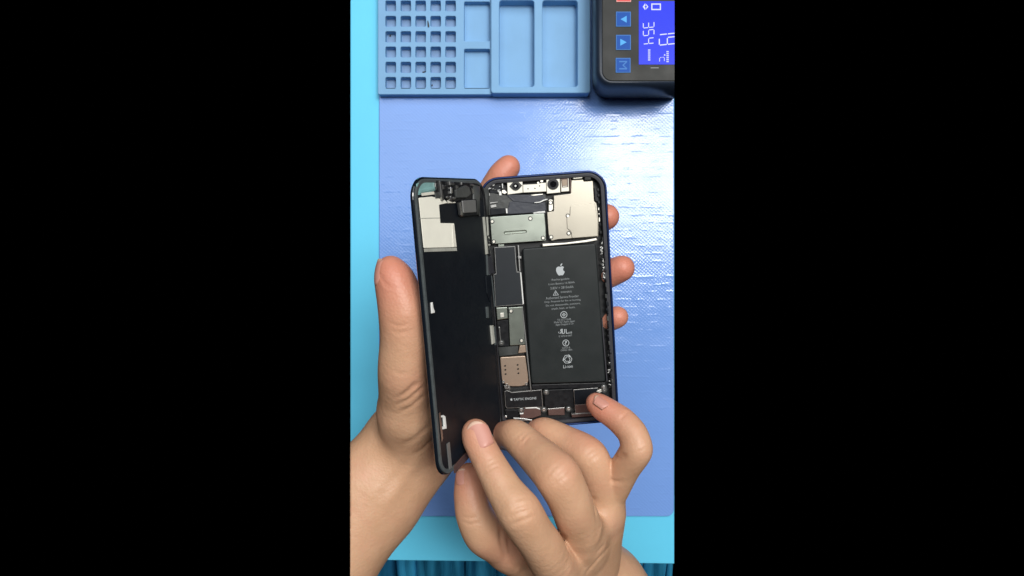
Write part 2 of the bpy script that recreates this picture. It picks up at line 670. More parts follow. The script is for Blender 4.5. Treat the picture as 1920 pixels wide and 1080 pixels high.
height_part("pocket_grid", xs, ys, lev_left, tray, M['tray'], 0.0, (.0012, .0005), tloc(860, 0, 5).x)
ux2 = [920.5, 936, 1001.5, 1017, 1083, 1107]
uy2 = [-45, 0.5, 162.5, 174.5]
xs2, ys2 = lat(ux2, 0, ZR), lat(uy2, 1, ZR)[::-1]


def lev_right(i, j):
    if i in (1, 3) and j == 1:
        return (ZR - 2.4 - 9.5) * MM
    return (ZR - 2.4) * MM


height_part("long_pocket_section", xs2, ys2, lev_right, tray, M['tray'], 0.0001, (.0022, .0008))


def sliver(u, v, z, l, w, ang, label, name="metal_sliver"):
    p = tab(u, v, z)
    bm = bmesh.new()
    add_prism(bm, [(-l / 2, -w / 2), (-l * .1, -w * .6), (l / 2, -w * .2), (l / 2, w * .3), (0, w * .5), (-l / 2, w / 2)], 0, .5, .1)
    o = bm_obj(name, bm, M['debris'])
    o.location = p
    o.rotation_euler = (0, 0, math.radians(ang))
    thing(o, label, "metal scrap")


sliver(803, 45, 9.6, 5.2, 1.2, 96, "thin dark sliver lying on the tray rib between two upper pockets")
sliver(795.5, 135, 3.6, 3.0, .9, 15, "tiny black chip in the lower front corner of a tray pocket")
sliver(810, 160, 3.6, 1.4, 1.2, 40, "black speck at the left of a bottom row tray pocket", "dark_speck")
sliver(732, 67, 3.6, 1.6, 1.1, 70, "brownish speck in the left column tray pocket", "dark_speck")


# ------------------------------------------------------------------ heating station
st = empty("heating_station", tab(1190, 80, 2.4))
thing(st, "dark desoldering station with blue lit display and square blue buttons at the top right", "heating station")


def sloc(u, v, z):
    p = tab(u, v, z) - st.location
    return (p.x, p.y, p.z)


def station_loop(ul, vb, z, r, seg=8, vt=-70):
    """left and bottom edges given in pixels at height z, right end on the strip's edge"""
    p0 = sloc(ul, vb, z)
    p1 = sloc(E1, vt, z)
    pts = [(p1[0], p1[1], p0[2]), (p0[0], p1[1], p0[2])]
    for k in range(seg + 1):
        an = math.radians(180 + 90 * k / seg)
        pts.append((p0[0] + r + r * math.cos(an), p0[1] + r + r * math.sin(an), p0[2]))
    pts.append((p1[0], p0[1], p0[2]))
    return pts


bm = bmesh.new()
loft(bm, [station_loop(1113, 181, 2.5, .012), station_loop(1110.5, 184.5, 6, .013), station_loop(1111, 178, 22, .013),
          station_loop(1114.5, 168, 38, .012), station_loop(1117.5, 162, 43, .011), station_loop(1122, 157, 45.2, .010),
          station_loop(1127.5, 153.5, 46, .008), station_loop(1129, 152, 45.4, .0075)], True, True)
o = bm_obj("case", bm, M['case'], st)
for p in o.data.polygons:
    p.use_smooth = len(p.vertices) == 4
bm = bmesh.new()
loft(bm, [station_loop(1129.5, 151.5, 45.3, .0073), station_loop(1129.5, 151.5, 45.9, .0073), station_loop(1130.5, 150.5, 46.1, .007)], False, True)
bm_obj("face_panel", bm, M['panel'], st)
ZP = 46.12


def spoly(pts, z):
    return [(sloc(u, v, z)[0] * 1000, sloc(u, v, z)[1] * 1000) for u, v in pts]


def sprism(name, pts, dz0, dz1, m, parent, bev=0.0):
    zb = sloc(0, 0, ZP)[2] * 1000
    bm = bmesh.new()
    add_prism(bm, spoly(pts, ZP), zb + dz0, zb + dz1, bev)
    return bm_obj(name, bm, m, parent)


lcd = sprism("lcd_screen", [(1197.8, 2.5), (1264.5, 2.5), (1264.5, 121), (1197.8, 121)], .02, .30, M['lcd'], st)
zb = sloc(0, 0, ZP)[2] * 1000


def seg_digit(bm, ch, cu, cv, w, h, th):
    """seven segment digit reading down the panel; its top points right"""
    on = {'0': 'abcdef', '1': 'bc', '3': 'abcdg', '4': 'bcfg', '5': 'acdfg', '7': 'abc', '9': 'abcdfg', '6': 'acdefg', 'C': 'adef'}[ch]
    S = {'a': (-w / 2, h / 2, w / 2, h / 2), 'b': (w / 2, h / 2, w / 2, 0), 'c': (w / 2, 0, w / 2, -h / 2),
         'd': (-w / 2, -h / 2, w / 2, -h / 2), 'e': (-w / 2, -h / 2, -w / 2, 0), 'f': (-w / 2, 0, -w / 2, h / 2), 'g': (-w / 2, 0, w / 2, 0)}
    for k in on:
        x0, y0, x1, y1 = S[k]
        d = Vector((x1 - x0, y1 - y0)).normalized()
        n = Vector((-d.y, d.x)) * th / 2
        p0, p1 = Vector((x0, y0)) + d * th * .55, Vector((x1, y1)) - d * th * .55
        q = [p0 + n, p0 - n, p1 - n, p1 + n]
        sl = .10
        pts = [(cu + p.y + p.x * 0, cv + p.x - sl * p.y) for p in q]
        add_prism(bm, spoly([(min(u, 1264.4), v) for u, v in pts], ZP), zb + .32, zb + .38)


bm = bmesh.new()
for ch, v in (('3', 47), ('5', 61.5), ('4', 77)):
    seg_digit(bm, ch, 1216, v, 10, 20, 1.6)
for ch, v in (('7', 57.5), ('9', 77)):
    seg_digit(bm, ch, 1251, v, 13, 30, 2.0)
bm_obj("digits", bm, M['lcd_on'], lcd)
bm = bmesh.new()
seg_digit(bm, 'C', 1241, 112, 8, 9, 1.4)
add_prism(bm, spoly(circle(1246, 103.5, 1.6, 10), ZP), zb + .32, zb + .38)
for u, v0, v1 in ((1217, 93, 114), (1251.5, 96, 115)):
    v = v0
    while v < v1:
        add_prism(bm, spoly([(u - 2.2, v), (u + 2.2, v), (u + 2.2, v + 2.4), (u - 2.2, v + 2.4)], ZP), zb + .32, zb + .38)
        v += 3.7
bm_obj("small_lettering", bm, M['lcd_dim'], lcd)


def bars(bm, segs, th):
    for (u0, v0, u1, v1) in segs:
        d = Vector((u1 - u0, v1 - v0)).normalized()
        n = Vector((-d.y, d.x)) * th / 2
        q = [Vector((u0, v0)) - d * th / 2 + n, Vector((u0, v0)) - d * th / 2 - n, Vector((u1, v1)) + d * th / 2 - n, Vector((u1, v1)) + d * th / 2 + n]
        add_prism(bm, spoly([(p.x, p.y) for p in q], ZP), zb + .32, zb + .38)


bm = bmesh.new()
bars(bm, [(1222, 8, 1238, 8), (1238, 10.2, 1238, 16), (1222, 18.2, 1238, 18.2), (1222, 10.2, 1222, 16)], 2.2)
add_prism(bm, spoly([(1209.4, 6.5), (1205, 13), (1209.4, 19.5), (1210.2, 15.2), (1208, 13), (1210.2, 10.8)], ZP), zb + .32, zb + .38)
add_prism(bm, spoly([(1211, 7.5), (1215.5, 13), (1211, 18.5), (1211.4, 15.2), (1213, 13), (1211.4, 10.8)], ZP), zb + .32, zb + .38)
bm_obj("icons", bm, M['lcd_on'], lcd)
bm = bmesh.new()
add_prism(bm, spoly([(1220, 126.5), (1235, 126.5), (1235, 128), (1220, 128)], ZP), zb + .0, zb + .06)
bm_obj("printed_dash", bm, M['print_dim'], st)

for v0, v1, kind in ((22.3, 50.3, 'left'), (65.8, 94.0, 'right'), (109, 136.6, 'M'), (-24, 4.3, 'red')):
    u0, u1 = 1154.8, 1182.6
    if kind == 'M':
        u0, u1 = 1154.2, 1182
    if kind == 'red':
        u0, u1 = 1155.5, 1183
    sq = [(u0, v0), (u1, v0), (u1, v1), (u0, v1)]
    bt = sprism("button", sq, .0, .5, M['red_edge' if kind == 'red' else 'button_edge'], st, .12)
    if kind == 'red':
        bt['label'] = "red button at the picture's top edge"
    i_ = 1.5
    sprism("button_face", [(u0 + i_, v0 + i_), (u1 - i_, v0 + i_), (u1 - i_, v1 - i_), (u0 + i_, v1 - i_)], .505, .62, M['red' if kind == 'red' else 'button'], bt)
    cu, cv = (u0 + u1) / 2, (v0 + v1) / 2
    if kind == 'left':
        sprism("arrow", [(cu - 5.5, cv + .5), (cu + 6, cv - 6), (cu + 6, cv + 7)], .625, .7, M['arrow'], bt)
    if kind == 'right':
        sprism("arrow", [(cu + 6, cv), (cu - 6, cv - 6.5), (cu - 6, cv + 6.5)], .625, .7, M['arrow'], bt)
    if kind == 'M':
        bm = bmesh.new()
        p = sloc(cu, cv, ZP)
        add_text(bm, "M", p[0] * 1000, p[1] * 1000, zb + .66, width=16 * .3952, height=15 * .3952, rot=-math.pi / 2)
        bm_obj("letter", bm, M['button_edge'], bt)

# ------------------------------------------------------------------ phone
phone = empty("phone", matrix=PHONE_M)
thing(phone, "opened navy blue smartphone held in both hands, screen swung out on the left", "phone")


def bp(pts, z):
    return [ray_local(PHONE_M, u, v, z) for u, v in pts]


def part(name, pts, z0, z1, m, bev=.15, parent=None, rnd=0.0):
    """prism over a pixel outline on the phone, z in mm under the rim"""
    q = bp(pts, z1)
    if rnd:
        q = round_poly(q, rnd)
    bm = bmesh.new()
    add_prism(bm, q, z0, z1, bev)
    return bm_obj(name, bm, m, parent or phone)


def frame_loop(ins, z, r0=10.8):
    r = max(1.2, r0 - ins)
    return [(x * MM, y * MM, z * MM) for x, y in rrect(-PW / 2 + ins, -PH / 2 + ins, PW / 2 - ins, PH / 2 - ins, r, 10)]


bm = bmesh.new()
loft(bm, [frame_loop(1.2, -7.4), frame_loop(.35, -7.2), frame_loop(0, -6.6), frame_loop(0, -.8), frame_loop(.2, -.25), frame_loop(.6, 0),
          frame_loop(1.0, -.02), frame_loop(1.2, -.25), frame_loop(1.25, -1.0), frame_loop(1.3, -6.8)], False, False)
o = bm_obj("frame", bm, M['navy'], phone, smooth=True)
bm = bmesh.new()
loft(bm, [frame_loop(1.32, -6.6), frame_loop(1.32, -.95), frame_loop(2.0, -.8), frame_loop(3.2, -.95), frame_loop(3.5, -1.4), frame_loop(3.5, -6.6)], False, False)
bm_obj("inner_ledge", bm, M['ledge'], phone)
bm = bmesh.new()
add_prism(bm, [(x * 1000, y * 1000) for x, y, z in frame_loop(1.36, 0)], -7.2, -5.6, 0)
bm_obj("back_cover", bm, M['floor'], phone)

# screws share one mesh
_scr = {}


def screw(u, v, z, parent, r=1.0, m='nickel', ring=True):
    r *= 1.05
    key = (round(r, 2), m, ring)
    if key not in _scr:
        bm = bmesh.new()
        nring = 0
        if ring:
            vs = loft(bm, [[(x * MM, y * MM, zz * MM) for x, y in circle(0, 0, rr, 18)] for rr, zz in
                           ((r * 1.65, -.1), (r * 1.65, .05), (r * 1.5, .07), (r * 1.1, .06))], True, False)
            nring = len(bm.faces)
        loft(bm, [[(x * MM, y * MM, zz * MM) for x, y in circle(0, 0, rr, 18)] for rr, zz in
                  ((r, -.12), (r, .28), (r * .85, .38), (r * .38, .38), (r * .30, .12))], False, True)
        bmesh.ops.recalc_face_normals(bm, faces=bm.faces)
        me = bpy.data.meshes.new("screw")
        bm.to_mesh(me)
        bm.free()
        me.materials.append(M[m])
        me.materials.append(M['flex'])
        for f_ in me.polygons:
            f_.material_index = 1 if f_.index < nring else 0
        _scr[key] = me
    o = bpy.data.objects.new("screw", _scr[key])
    COL.objects.link(o)
    o.parent = parent
    x, y = ray_local(PHONE_M, u, v, z)
    o.location = (x * MM, y * MM, z * MM)
    o.rotation_euler = (0, 0, random.random() * 6)
    return o


# logic board shields
sh = part("board_shield", [(1071, 338), (1093.7, 336.7), (1094.9, 340.4), (1112, 339), (1114.4, 377.4), (1119, 381), (1122.6, 413.7),
                           (1122.3, 444), (1046, 449), (1034, 452), (1028.3, 441), (1025.5, 398), (1038, 396), (1038, 367), (1070, 363)],
          -4.6, -1.5, M['steel'], .3, rnd=.5)
sh['label'] = "large warm steel shield at the top right"
part("raised_panel", [(1069, 387), (1115.5, 380.5), (1121, 414), (1121, 443), (1072.5, 446.5), (1070.7, 434), (1063.5, 428.5), (1062.6, 408.5), (1068.5, 405)],
     -1.48, -1.05, M['steel'], .2, sh, rnd=.5)
part("tab", [(1028.5, 374), (1036.5, 374), (1037, 394.5), (1028.8, 397)], -4.6, -1.9, M['nickel'], .25, sh, rnd=1.0)
for u, v in ((1032.3, 380), (1064.8, 404.8), (1066.3, 437.4), (1033.3, 444.5)):
    screw(u, v, -1.46 if u > 1040 else (-1.86 if v < 400 else -1.46), sh, .75)
sh2 = part("board_shield", [(918.5, 407), (1021, 399.8), (1023.3, 424), (1024, 451.5), (922, 458.2)], -4.6, -1.6, M['steel_g'], .3, rnd=.6)
sh2['label'] = "greenish steel shield with a long embossed slot"
# embossed slot: a raised oblong ring
_p0, _p1 = ray_local(PHONE_M, 947.5, 436.6, -1.4), ray_local(PHONE_M, 985, 433.9, -1.4)
dd = (Vector(_p1) - Vector(_p0)).normalized()
nn = Vector((-dd.y, dd.x))


def capsule2(w):
    pts = []
    for k in range(9):
        a_ = math.pi / 2 + math.pi * k / 8
        pts.append(Vector(_p0) + dd * math.cos(a_) * w + nn * math.sin(a_) * w)
    for k in range(9):
        a_ = -math.pi / 2 + math.pi * k / 8
        pts.append(Vector(_p1) + dd * math.cos(a_) * w + nn * math.sin(a_) * w)
    return pts


bm = bmesh.new()
loft(bm, [[(p.x * MM, p.y * MM, z * MM) for p in capsule2(w)] for w, z in ((.95, -1.62), (.75, -1.35), (.6, -1.2), (.42, -1.3), (.3, -1.7))], False, True)
bm_obj("embossed_slot", bm, M['steel_g'], sh2)
for u, v in ((922.8, 415.3), (994.4, 409.8), (1018.3, 446.3), (925.8, 453)):
    screw(u, v, -1.56, sh2, .75)

# camera row
c1 = part("camera_module", [(951, 340.6), (979.6, 337.4), (980.2, 361.2), (951.8, 364.8)], -4.6, -1.5, M['cream'], .2)
c1['label'] = "white module with a round winged lens"


def disc(name, u, v, rpx, z0, z1, m, parent, bev=.15, n=24, sx=1.0):
    part(name, circle(u, v, rpx, n, sx=sx), z0, z1, m, bev, parent)


part("lens_bezel", [(955, 349.4), (959.5, 344), (963, 340.6), (967, 339.6), (971, 340), (974.5, 343.2), (979, 347.6), (974.8, 353), (971.3, 356.3), (967.3, 357.6), (963, 356.8), (959.5, 354)],
     -1.5, -1.1, M['lens_ring'], .12, c1)
disc("lens_ring", 967, 348.6, 6.6, -1.1, -.8, M['black'], c1)
disc("lens_glass", 967, 348.6, 4.6, -.8, -.7, M['lens'], c1, .05)
disc("lens_core", 966.6, 348.6, 1.9, -.7, -.62, M['white'], c1, .03, 12)
br = part("sensor_bracket", [(980.6, 346.5), (1009, 345), (1013, 343.4), (1023.6, 342.5), (1024.4, 359), (981.2, 361.2)], -4.6, -1.7, M['cream'], .2)
for u, v in ((990, 354), (1003, 353.2), (1011.6, 348.6)):
    disc("hole", u, v, 1.3, -1.72, -1.66, M['black'], br, .0, 10)
screw(1015.6, 339.2, -1.9, br, .8, ring=False)
screw(1009, 342.8, -1.9, br, .6, ring=False)
c2 = part("camera_module", [(1024.2, 334.6), (1049.5, 332.3), (1050.5, 361), (1025.6, 363.2)], -4.6, -1.4, M['cream'], .2)
c2['label'] = "white module with a large black round lens"
disc("lens_bezel", 1037, 345, 10.8, -1.4, -.9, M['lens_ring'], c2, .25)
disc("lens_ring", 1037.2, 345, 9.0, -.9, -.75, M['black'], c2, .1)
disc("lens_glass", 1037.4, 345, 6.2, -.75, -.6, M['lens'], c2, .1)
c3 = part("flood_module", [(1051.2, 333.8), (1053.5, 331.4), (1063.5, 330.6), (1066.2, 334), (1067.2, 358.5), (1052.4, 359.8)], -4.6, -1.5, M['cream'], .25)
part("window_frame", [(1051.8, 335.4), (1064.8, 334.2), (1065.4, 350.4), (1054, 351.6)], -1.5, -1.25, M['brown'], .1, c3)
part("window", [(1053.6, 337), (1063.2, 336.2), (1063.6, 347.6), (1054.4, 348.4)], -1.25, -1.15, M['amber'], .05, c3)
part("sill_line", [(1055, 349), (1063.5, 348.2), (1063.6, 349.4), (1055.1, 350.2)], -1.25, -1.15, M['cream'], .03, c3)
b3 = part("top_bracket", [(1074.6, 332), (1082, 329.9), (1087, 328.2), (1091.6, 328.6), (1092.2, 334), (1074.9, 335.8)], -4.6, -1.4, M['cream'], .2, rnd=.5)
disc("hole", 1078.5, 332.6, 1.4, -1.42, -1.38, M['black'], b3, 0, 10)
disc("hole", 1087.6, 331, 1.4, -1.42, -1.38, M['black'], b3, 0, 10)
part("shield_side_wall", [(1068, 334), (1070.5, 334), (1071, 361), (1068.6, 361)], -4.6, -2.0, M['brown'], .1)
part("black_block", [(1096, 327.5), (1108, 327.5), (1109, 337.5), (1096, 338.5)], -4.6, -1.6, M['black'], .3)
part("antenna_clip", [(1113.5, 352), (1119, 352), (1123.5, 376), (1121, 380), (1115.5, 376)], -4.6, -1.3, M['black'], .3)
for v in (356, 366.5, 379.5, 397, 405, 421, 436):
    part("spring_contact", [(1118.5 + (v - 350) * .06, v - 3.2), (1123 + (v - 350) * .06, v - 3), (1124 + (v - 350) * .06, v + 2.2), (1119 + (v - 350) * .06, v + 3)],
         -3, -.7, M['black'], .3)
for k in range(26):
    v = 452 + k * 10.6 + random.uniform(-3, 3)
    u = 1131.5 + (v - 452) * .0585 + random.uniform(-1.5, 1.5)
    a_, b_ = random.uniform(1.2, 2.8), random.uniform(1.5, 5)
    part("seal_clip", [(u - a_, v - b_), (u + a_ * .7, v - b_ * .9), (u + a_, v + b_), (u - a_ * .6, v + b_ * .8)], -2, random.uniform(-.8, -.3), M[random.choice(['black', 'film', 'flex'])], .2)
part("silver_tab", [(1121.6, 390), (1123.4, 389), (1125.2, 415), (1123.2, 416)], -4, -1.0, M['nickel'], .1)

# dark flex field
part("flex_cable", [(916, 361), (951, 366), (1023.5, 364), (1024, 378), (1000, 381), (940, 398), (917, 405)], -4.4, -2.4, M['flex'], .3, rnd=1)
part("flex_cable", [(956, 377), (1005, 382), (1022.5, 378), (1024.5, 395), (1000, 399), (960, 401.5), (949, 402)], -4.4, -2.1, M['flex_b'], .3, rnd=1)
part("flex_cable", [(948, 364.8), (1018, 365.5), (1023, 376), (999, 381.5), (962, 378), (955, 371)], -4.4, -1.95, M['flex_b'], .3, rnd=1)
part("connector_block", [(919, 391.5), (946.5, 390), (947.5, 400.5), (919.5, 403.8)], -4.4, -1.7, M['film'], .25)
part("bright_pin", [(948.3, 391), (951.2, 390.8), (951.8, 399.8), (949, 400)], -4, -1.5, M['white'], .1)
part("edge_strip", [(993.5, 366), (1002, 364.6), (1018, 363.4), (1018, 365), (1002, 367)], -4, -1.7, M['nickel'], .1)
part("edge_strip", [(1002, 379.3), (1012, 378), (1017, 375.4), (1023, 373.2), (1026.5, 372.5), (1026.5, 374.5), (1018, 377.6), (1013, 380), (1002, 381.2)], -4, -1.6, M['silver'], .1)
part("edge_strip", [(999, 398.8), (1010, 396.6), (1022, 395.4), (1022.5, 399), (1001, 401)], -4, -1.7, M['silver'], .1)
part("small_label", [(911.5, 362.3), (917.6, 361.6), (918.4, 366.6), (912, 367.2)], -4, -1.5, M['white'], .1)
part("small_label", [(935.5, 359), (940, 358.5), (940.6, 366), (936.2, 366.6)], -4, -1.5, M['white'], .1)
part("small_bracket", [(911.5, 351.5), (915, 350), (919, 352), (917.5, 356.5), (915.5, 360), (913, 356)], -4, -1.3, M['silver'], .2)
part("small_bracket", [(940.6, 344), (943.2, 344.5), (943.6, 353.5), (941.2, 353)], -4, -1.3, M['silver'], .15)
part("small_bracket", [(941, 356.5), (946, 356), (951, 361), (947, 364), (941.5, 362.5)], -4, -1.5, M['nickel'], .2)
part("small_bracket", [(911, 375.5), (915.5, 373), (918, 377.5), (916.5, 383), (914.5, 379)], -4, -1.4, M['silver'], .2)
part("small_label", [(919.5, 385), (930, 383.2), (931, 388), (920.5, 390)], -4, -1.55, M['line'], .1)
part("thin_trace", [(918, 380), (927, 379), (933, 378), (933.5, 379.6), (918, 382)], -4, -1.55, M['line'], .1)
part("sensor_board", [(917, 345), (939, 342), (940, 361), (919, 363)], -4.4, -2.4, M['film'], .2)
for k in range(14):
    u, v = random.uniform(919, 938), random.uniform(344, 360)
    s_ = random.uniform(.9, 1.9)
    part("component", [(u - s_, v - s_ * .7), (u + s_, v - s_ * .8), (u + s_, v + s_ * .6), (u - s_, v + s_ * .7)], -2.6, random.uniform(-2.1, -1.4),
         M[random.choice(['black', 'line', 'ledge', 'flex', 'silver'])], .12)
# long chip with a bright rim, its base plate set 0.3 mm wider
chip = [(928, 464.8), (965, 462.6), (967, 496), (969, 511), (974.6, 510.4), (979.6, 570), (930, 574), (926.4, 515), (931, 514.2)]
base = part("chip_rim", [(927, 463.9), (966, 461.6), (968.1, 496), (970.2, 509.8), (976, 509.3), (981.2, 571), (929, 575), (925.3, 514.2), (929.8, 513.3)], -4.6, -1.62, M['line'], .1)
part("chip_cover", chip, -1.9, -1.45, M['chip'], .12, base)
part("white_edge", [(975.6, 511), (977.2, 511), (982.2, 569), (980.4, 571)], -4, -1.50, M['white'], .05)
part("connector", [(934, 458.6), (945, 458), (945.5, 462), (934.5, 462.8)], -4.4, -2.0, M['steel_g'], .1)
part("thin_bracket", [(970.5, 460), (973, 460), (976, 508), (973.5, 508)], -4.4, -2.2, M['line'], .1)
part("small_clip", [(971, 481), (977.5, 480), (978, 485), (971.5, 486)], -4.4, -1.6, M['line'], .2)

# battery
bat = part("battery", [(979.5, 466.5), (1117.5, 456.8), (1127, 590), (1135.5, 716), (996.5, 720)], -5.5, -.95, M['battery'], .7, rnd=1.6)
part("end_flap", [(996.2, 721), (1136, 717), (1136.5, 727), (997.5, 730.5)], -5.5, -2.6, M['black'], .5, rnd=.8)
part("white_tape", [(1017, 457.2), (1060, 455.2), (1098, 450.2), (1118, 446.5), (1120.5, 450.5), (1100, 454.4), (1060, 458.6), (1017.5, 462.4)], -4, -1.2, M['nickel'], .3)
part("side_strip", [(978.5, 575), (980, 575), (987.5, 640), (997, 735), (994.8, 735), (985.6, 650)], -4.5, -1.5, M['line'], .1)
part("right_rail", [(1127.5, 600), (1130, 598), (1139.5, 715), (1137, 716)], -4.5, -1.2, M['ledge'], .2)


def bxy(u, v):
    return ray_local(PHONE_M, u, v, -.93)


PXMM = .3055
bm = bmesh.new()
bm2 = bmesh.new()
for s, u, v, w, tgt in (("Rechargeable", 1051, 524, 33, 2), ("Li-ion Battery 10.78Wh", 1053, 531.6, 49, 2), ("3.83V = 2815mAh", 1053.5, 539, 43, 2),
                        ("WARNING", 1061.3, 547.2, 21, 2), ("Authorized Service Provider", 1054.3, 557, 62, 2),
                        ("Only. Potential for fire or burning.", 1055, 564.4, 69, 2), ("Do not disassemble, puncture,", 1056, 571.3, 65, 2),
                        ("crush, heat, or burn.", 1056.4, 577.6, 45, 2), ("TIS 2217-2548", 1057.6, 599, 26, 2), ("Made for: Apple Japan", 1058.3, 603.6, 39, 2),
                        ("Apple Designed in CA", 1058.6, 608.3, 34, 2), ("E 347216 0607", 1060.3, 629.7, 25, 2), ("GOST-R", 1061.6, 652, 16, 2),
                        ("CHINA 10kPa", 1062.2, 656.2, 22, 2)):
    x, y = bxy(u, v)
    add_text(bm2, s, x, y, -.925, width=w * PXMM, height=4.6 * PXMM if w > 30 else 3.4 * PXMM)
x, y = bxy(1065, 687)
add_text(bm, "Li-ion", x, y, -.925, width=18 * PXMM, height=6 * PXMM)
x, y = bxy(1058.3, 621.5)
add_text(bm, "UL", x + .25, y, -.925, width=14 * PXMM, height=9 * PXMM)
x, y = bxy(1052.2, 621.2)
add_text(bm, "R", x, y, -.925, width=-6 * PXMM, height=9 * PXMM)
x, y = bxy(1069.6, 623.5)
add_text(bm, "us", x, y, -.925, width=6 * PXMM, height=3.4 * PXMM)
x, y = bxy(1048, 623.5)
add_text(bm, "c", x, y, -.925, width=2.5 * PXMM, height=3.2 * PXMM)
x, y = bxy(1061, 643)
add_text(bm, "?", x, y, -.925, width=5 * PXMM, height=7.5 * PXMM)


def flat_poly(bm, pts, z):
    bm.faces.new([bm.verts.new((x * MM, y * MM, z * MM)) for x, y in ccw(pts)])


def flat_ring(bm, cx, cy, r0, r1, z, n=28, ph=0.0):
    a_ = [bm.verts.new((x * MM, y * MM, z * MM)) for x, y in circle(cx, cy, r0, n, ph)]
    b_ = [bm.verts.new((x * MM, y * MM, z * MM)) for x, y in circle(cx, cy, r1, n, ph)]
    for i in range(n):
        bm.faces.new((a_[i], b_[i], b_[(i + 1) % n], a_[(i + 1) % n]))


x, y = bxy(1061, 643)
flat_ring(bm, x, y, 1.62, 1.95, -.925)
x, y = bxy(1057.2, 590)
flat_ring(bm, x, y, 1.65, 2.0, -.925)
flat_ring(bm, x, y, .75, 1.15, -.925, 4)
flat_ring(bm, x, y, 0.05, .3, -.925, 8)
x, y = bxy(1042, 550.6)
flat_ring(bm, x, y, 1.45, 1.95, -.925, 3, math.pi / 2)
flat_poly(bm, [(x - .13, y - .3), (x + .13, y - .3), (x + .16, y + .75), (x - .16, y + .75)], -.925)
flat_poly(bm, circle(x, y - .58, .17, 8), -.925)
# recycling loop: three bent arrows
x, y = bxy(1064, 673.5)
for k in range(3):
    rt = Matrix.Rotation(math.radians(120 * k), 2)

    def rr(pts):
        return [tuple(Vector((x, y)) + rt @ Vector(p)) for p in pts]
    for seg in (((-1.2, 2.35), (-2.2, .75)), ((-1.2, 2.35), (.9, 2.35)), ((-.55, 1.45), (.7, 1.45)), ((-.55, 1.45), (-1.25, .3))):
        p, q = Vector(seg[0]), Vector(seg[1])
        d_ = (q - p).normalized()
        n_ = Vector((-d_.y, d_.x)) * .16
        flat_poly(bm, rr([p + n_, p - n_, q - n_, q + n_]), -.925)
    flat_poly(bm, rr([(.8, 2.9), (.8, 1.0), (2.0, 1.6)]), -.925)
# bitten fruit emblem
x, y = bxy(1051, 506.6)
prof = [(0, 1.75), (-.55, 2.02), (-1.25, 2.02), (-1.95, 1.62), (-2.35, .9), (-2.42, 0), (-2.2, -1.0), (-1.75, -2.0), (-1.15, -2.75), (-.65, -2.9), (0, -2.62), (.65, -2.9),
        (1.15, -2.75), (1.7, -2.05), (2.1, -1.2), (2.2, -.95), (1.6, -.45), (1.35, .2), (1.5, .95), (2.0, 1.42), (1.6, 1.85), (1.1, 2.05), (.55, 2.02)]
flat_poly(bm, round_poly([(x + px_ * 1.06, y + py_ * 1.06) for px_, py_ in prof], .3, 2), -.925)
leaf = [(.05, 2.15), (.1, 2.75), (.45, 3.35), (1.15, 3.7), (1.1, 3.05), (.7, 2.45)]
flat_poly(bm, [(x + px_ * 1.06, y + py_ * 1.06) for px_, py_ in leaf], -.925)
bm_obj("printed_marks", bm, M['print'], bat)
bm_obj("printed_text", bm2, M['print_dim'], bat)

# lower left column
cn = part("connector_cap", [(930, 577), (951, 575.8), (952.6, 597.2), (932, 600.4)], -4.6, -1.4, M['steel_g'], .35, rnd=.5)
part("embossed_square", [(937.5, 587), (944.5, 586.4), (945.4, 594.6), (938.4, 595.4)], -1.4, -1.2, M['nickel'], .15, cn)
sh3 = part("board_shield", [(953.2, 577), (980.8, 575), (984.6, 646.5), (956, 648)], -4.6, -1.7, M['steel_g'], .25, rnd=.4)
sh3['label'] = "narrow steel shield beside the battery"
screw(958.2, 583.3, -1.66, sh3, .8)
screw(977.8, 638.8, -1.66, sh3, .8)
part("lower_tab", [(974.5, 648.2), (985.5, 647.6), (986.8, 660.4), (971.5, 662.5)], -4.6, -2.0, M['sim'], .2)
part("black_plate", [(932, 602), (952.8, 599.5), (955, 649), (933, 650)], -4.6, -2.3, M['black'], .2)
part("contact_rod", [(934.8, 613.2), (937.4, 613), (940, 640), (937.4, 640.6)], -2.6, -1.6, M['silver'], .2)
screw(940.2, 642.6, -1.9, phone, .95, 'silver')


def flex_roll():
    """a flex strip bent over like a shallow barrel"""
    bm = bmesh.new()
    pr = []
    for k in range(9):
        t = k / 8
        z = -2.6 + 1.3 * math.sin(math.pi * t)
        pr.append([ray_local(PHONE_M, 934 + 38 * t, 651.5 - 3 * t, z) + (z,), ray_local(PHONE_M, 936.5 + 34 * t, 668 - 4 * t, z) + (z,)])
    vs = [[bm.verts.new(Vector(p) * MM) for p in r] for r in pr]
    for a_, b_ in zip(vs, vs[1:]):
        bm.faces.new((a_[0], b_[0], b_[1], a_[1]))
    bl = [[bm.verts.new((Vector(p) - Vector((0, 0, .4))) * MM) for p in r] for r in pr]
    for a_, b_ in zip(bl, bl[1:]):
        bm.faces.new((a_[1], b_[1], b_[0], a_[0]))
    for a_, b_, c_, d_ in zip(vs, vs[1:], bl, bl[1:]):
        bm.faces.new((a_[0], c_[0], d_[0], b_[0]))
        bm.faces.new((a_[1], b_[1], d_[1], c_[1]))
    for e in (0, -1):
        bm.faces.new((vs[e][0], vs[e][1], bl[e][1], bl[e][0]))
    bm_obj("flex_fold", bm, M['flex'], phone, smooth=False)


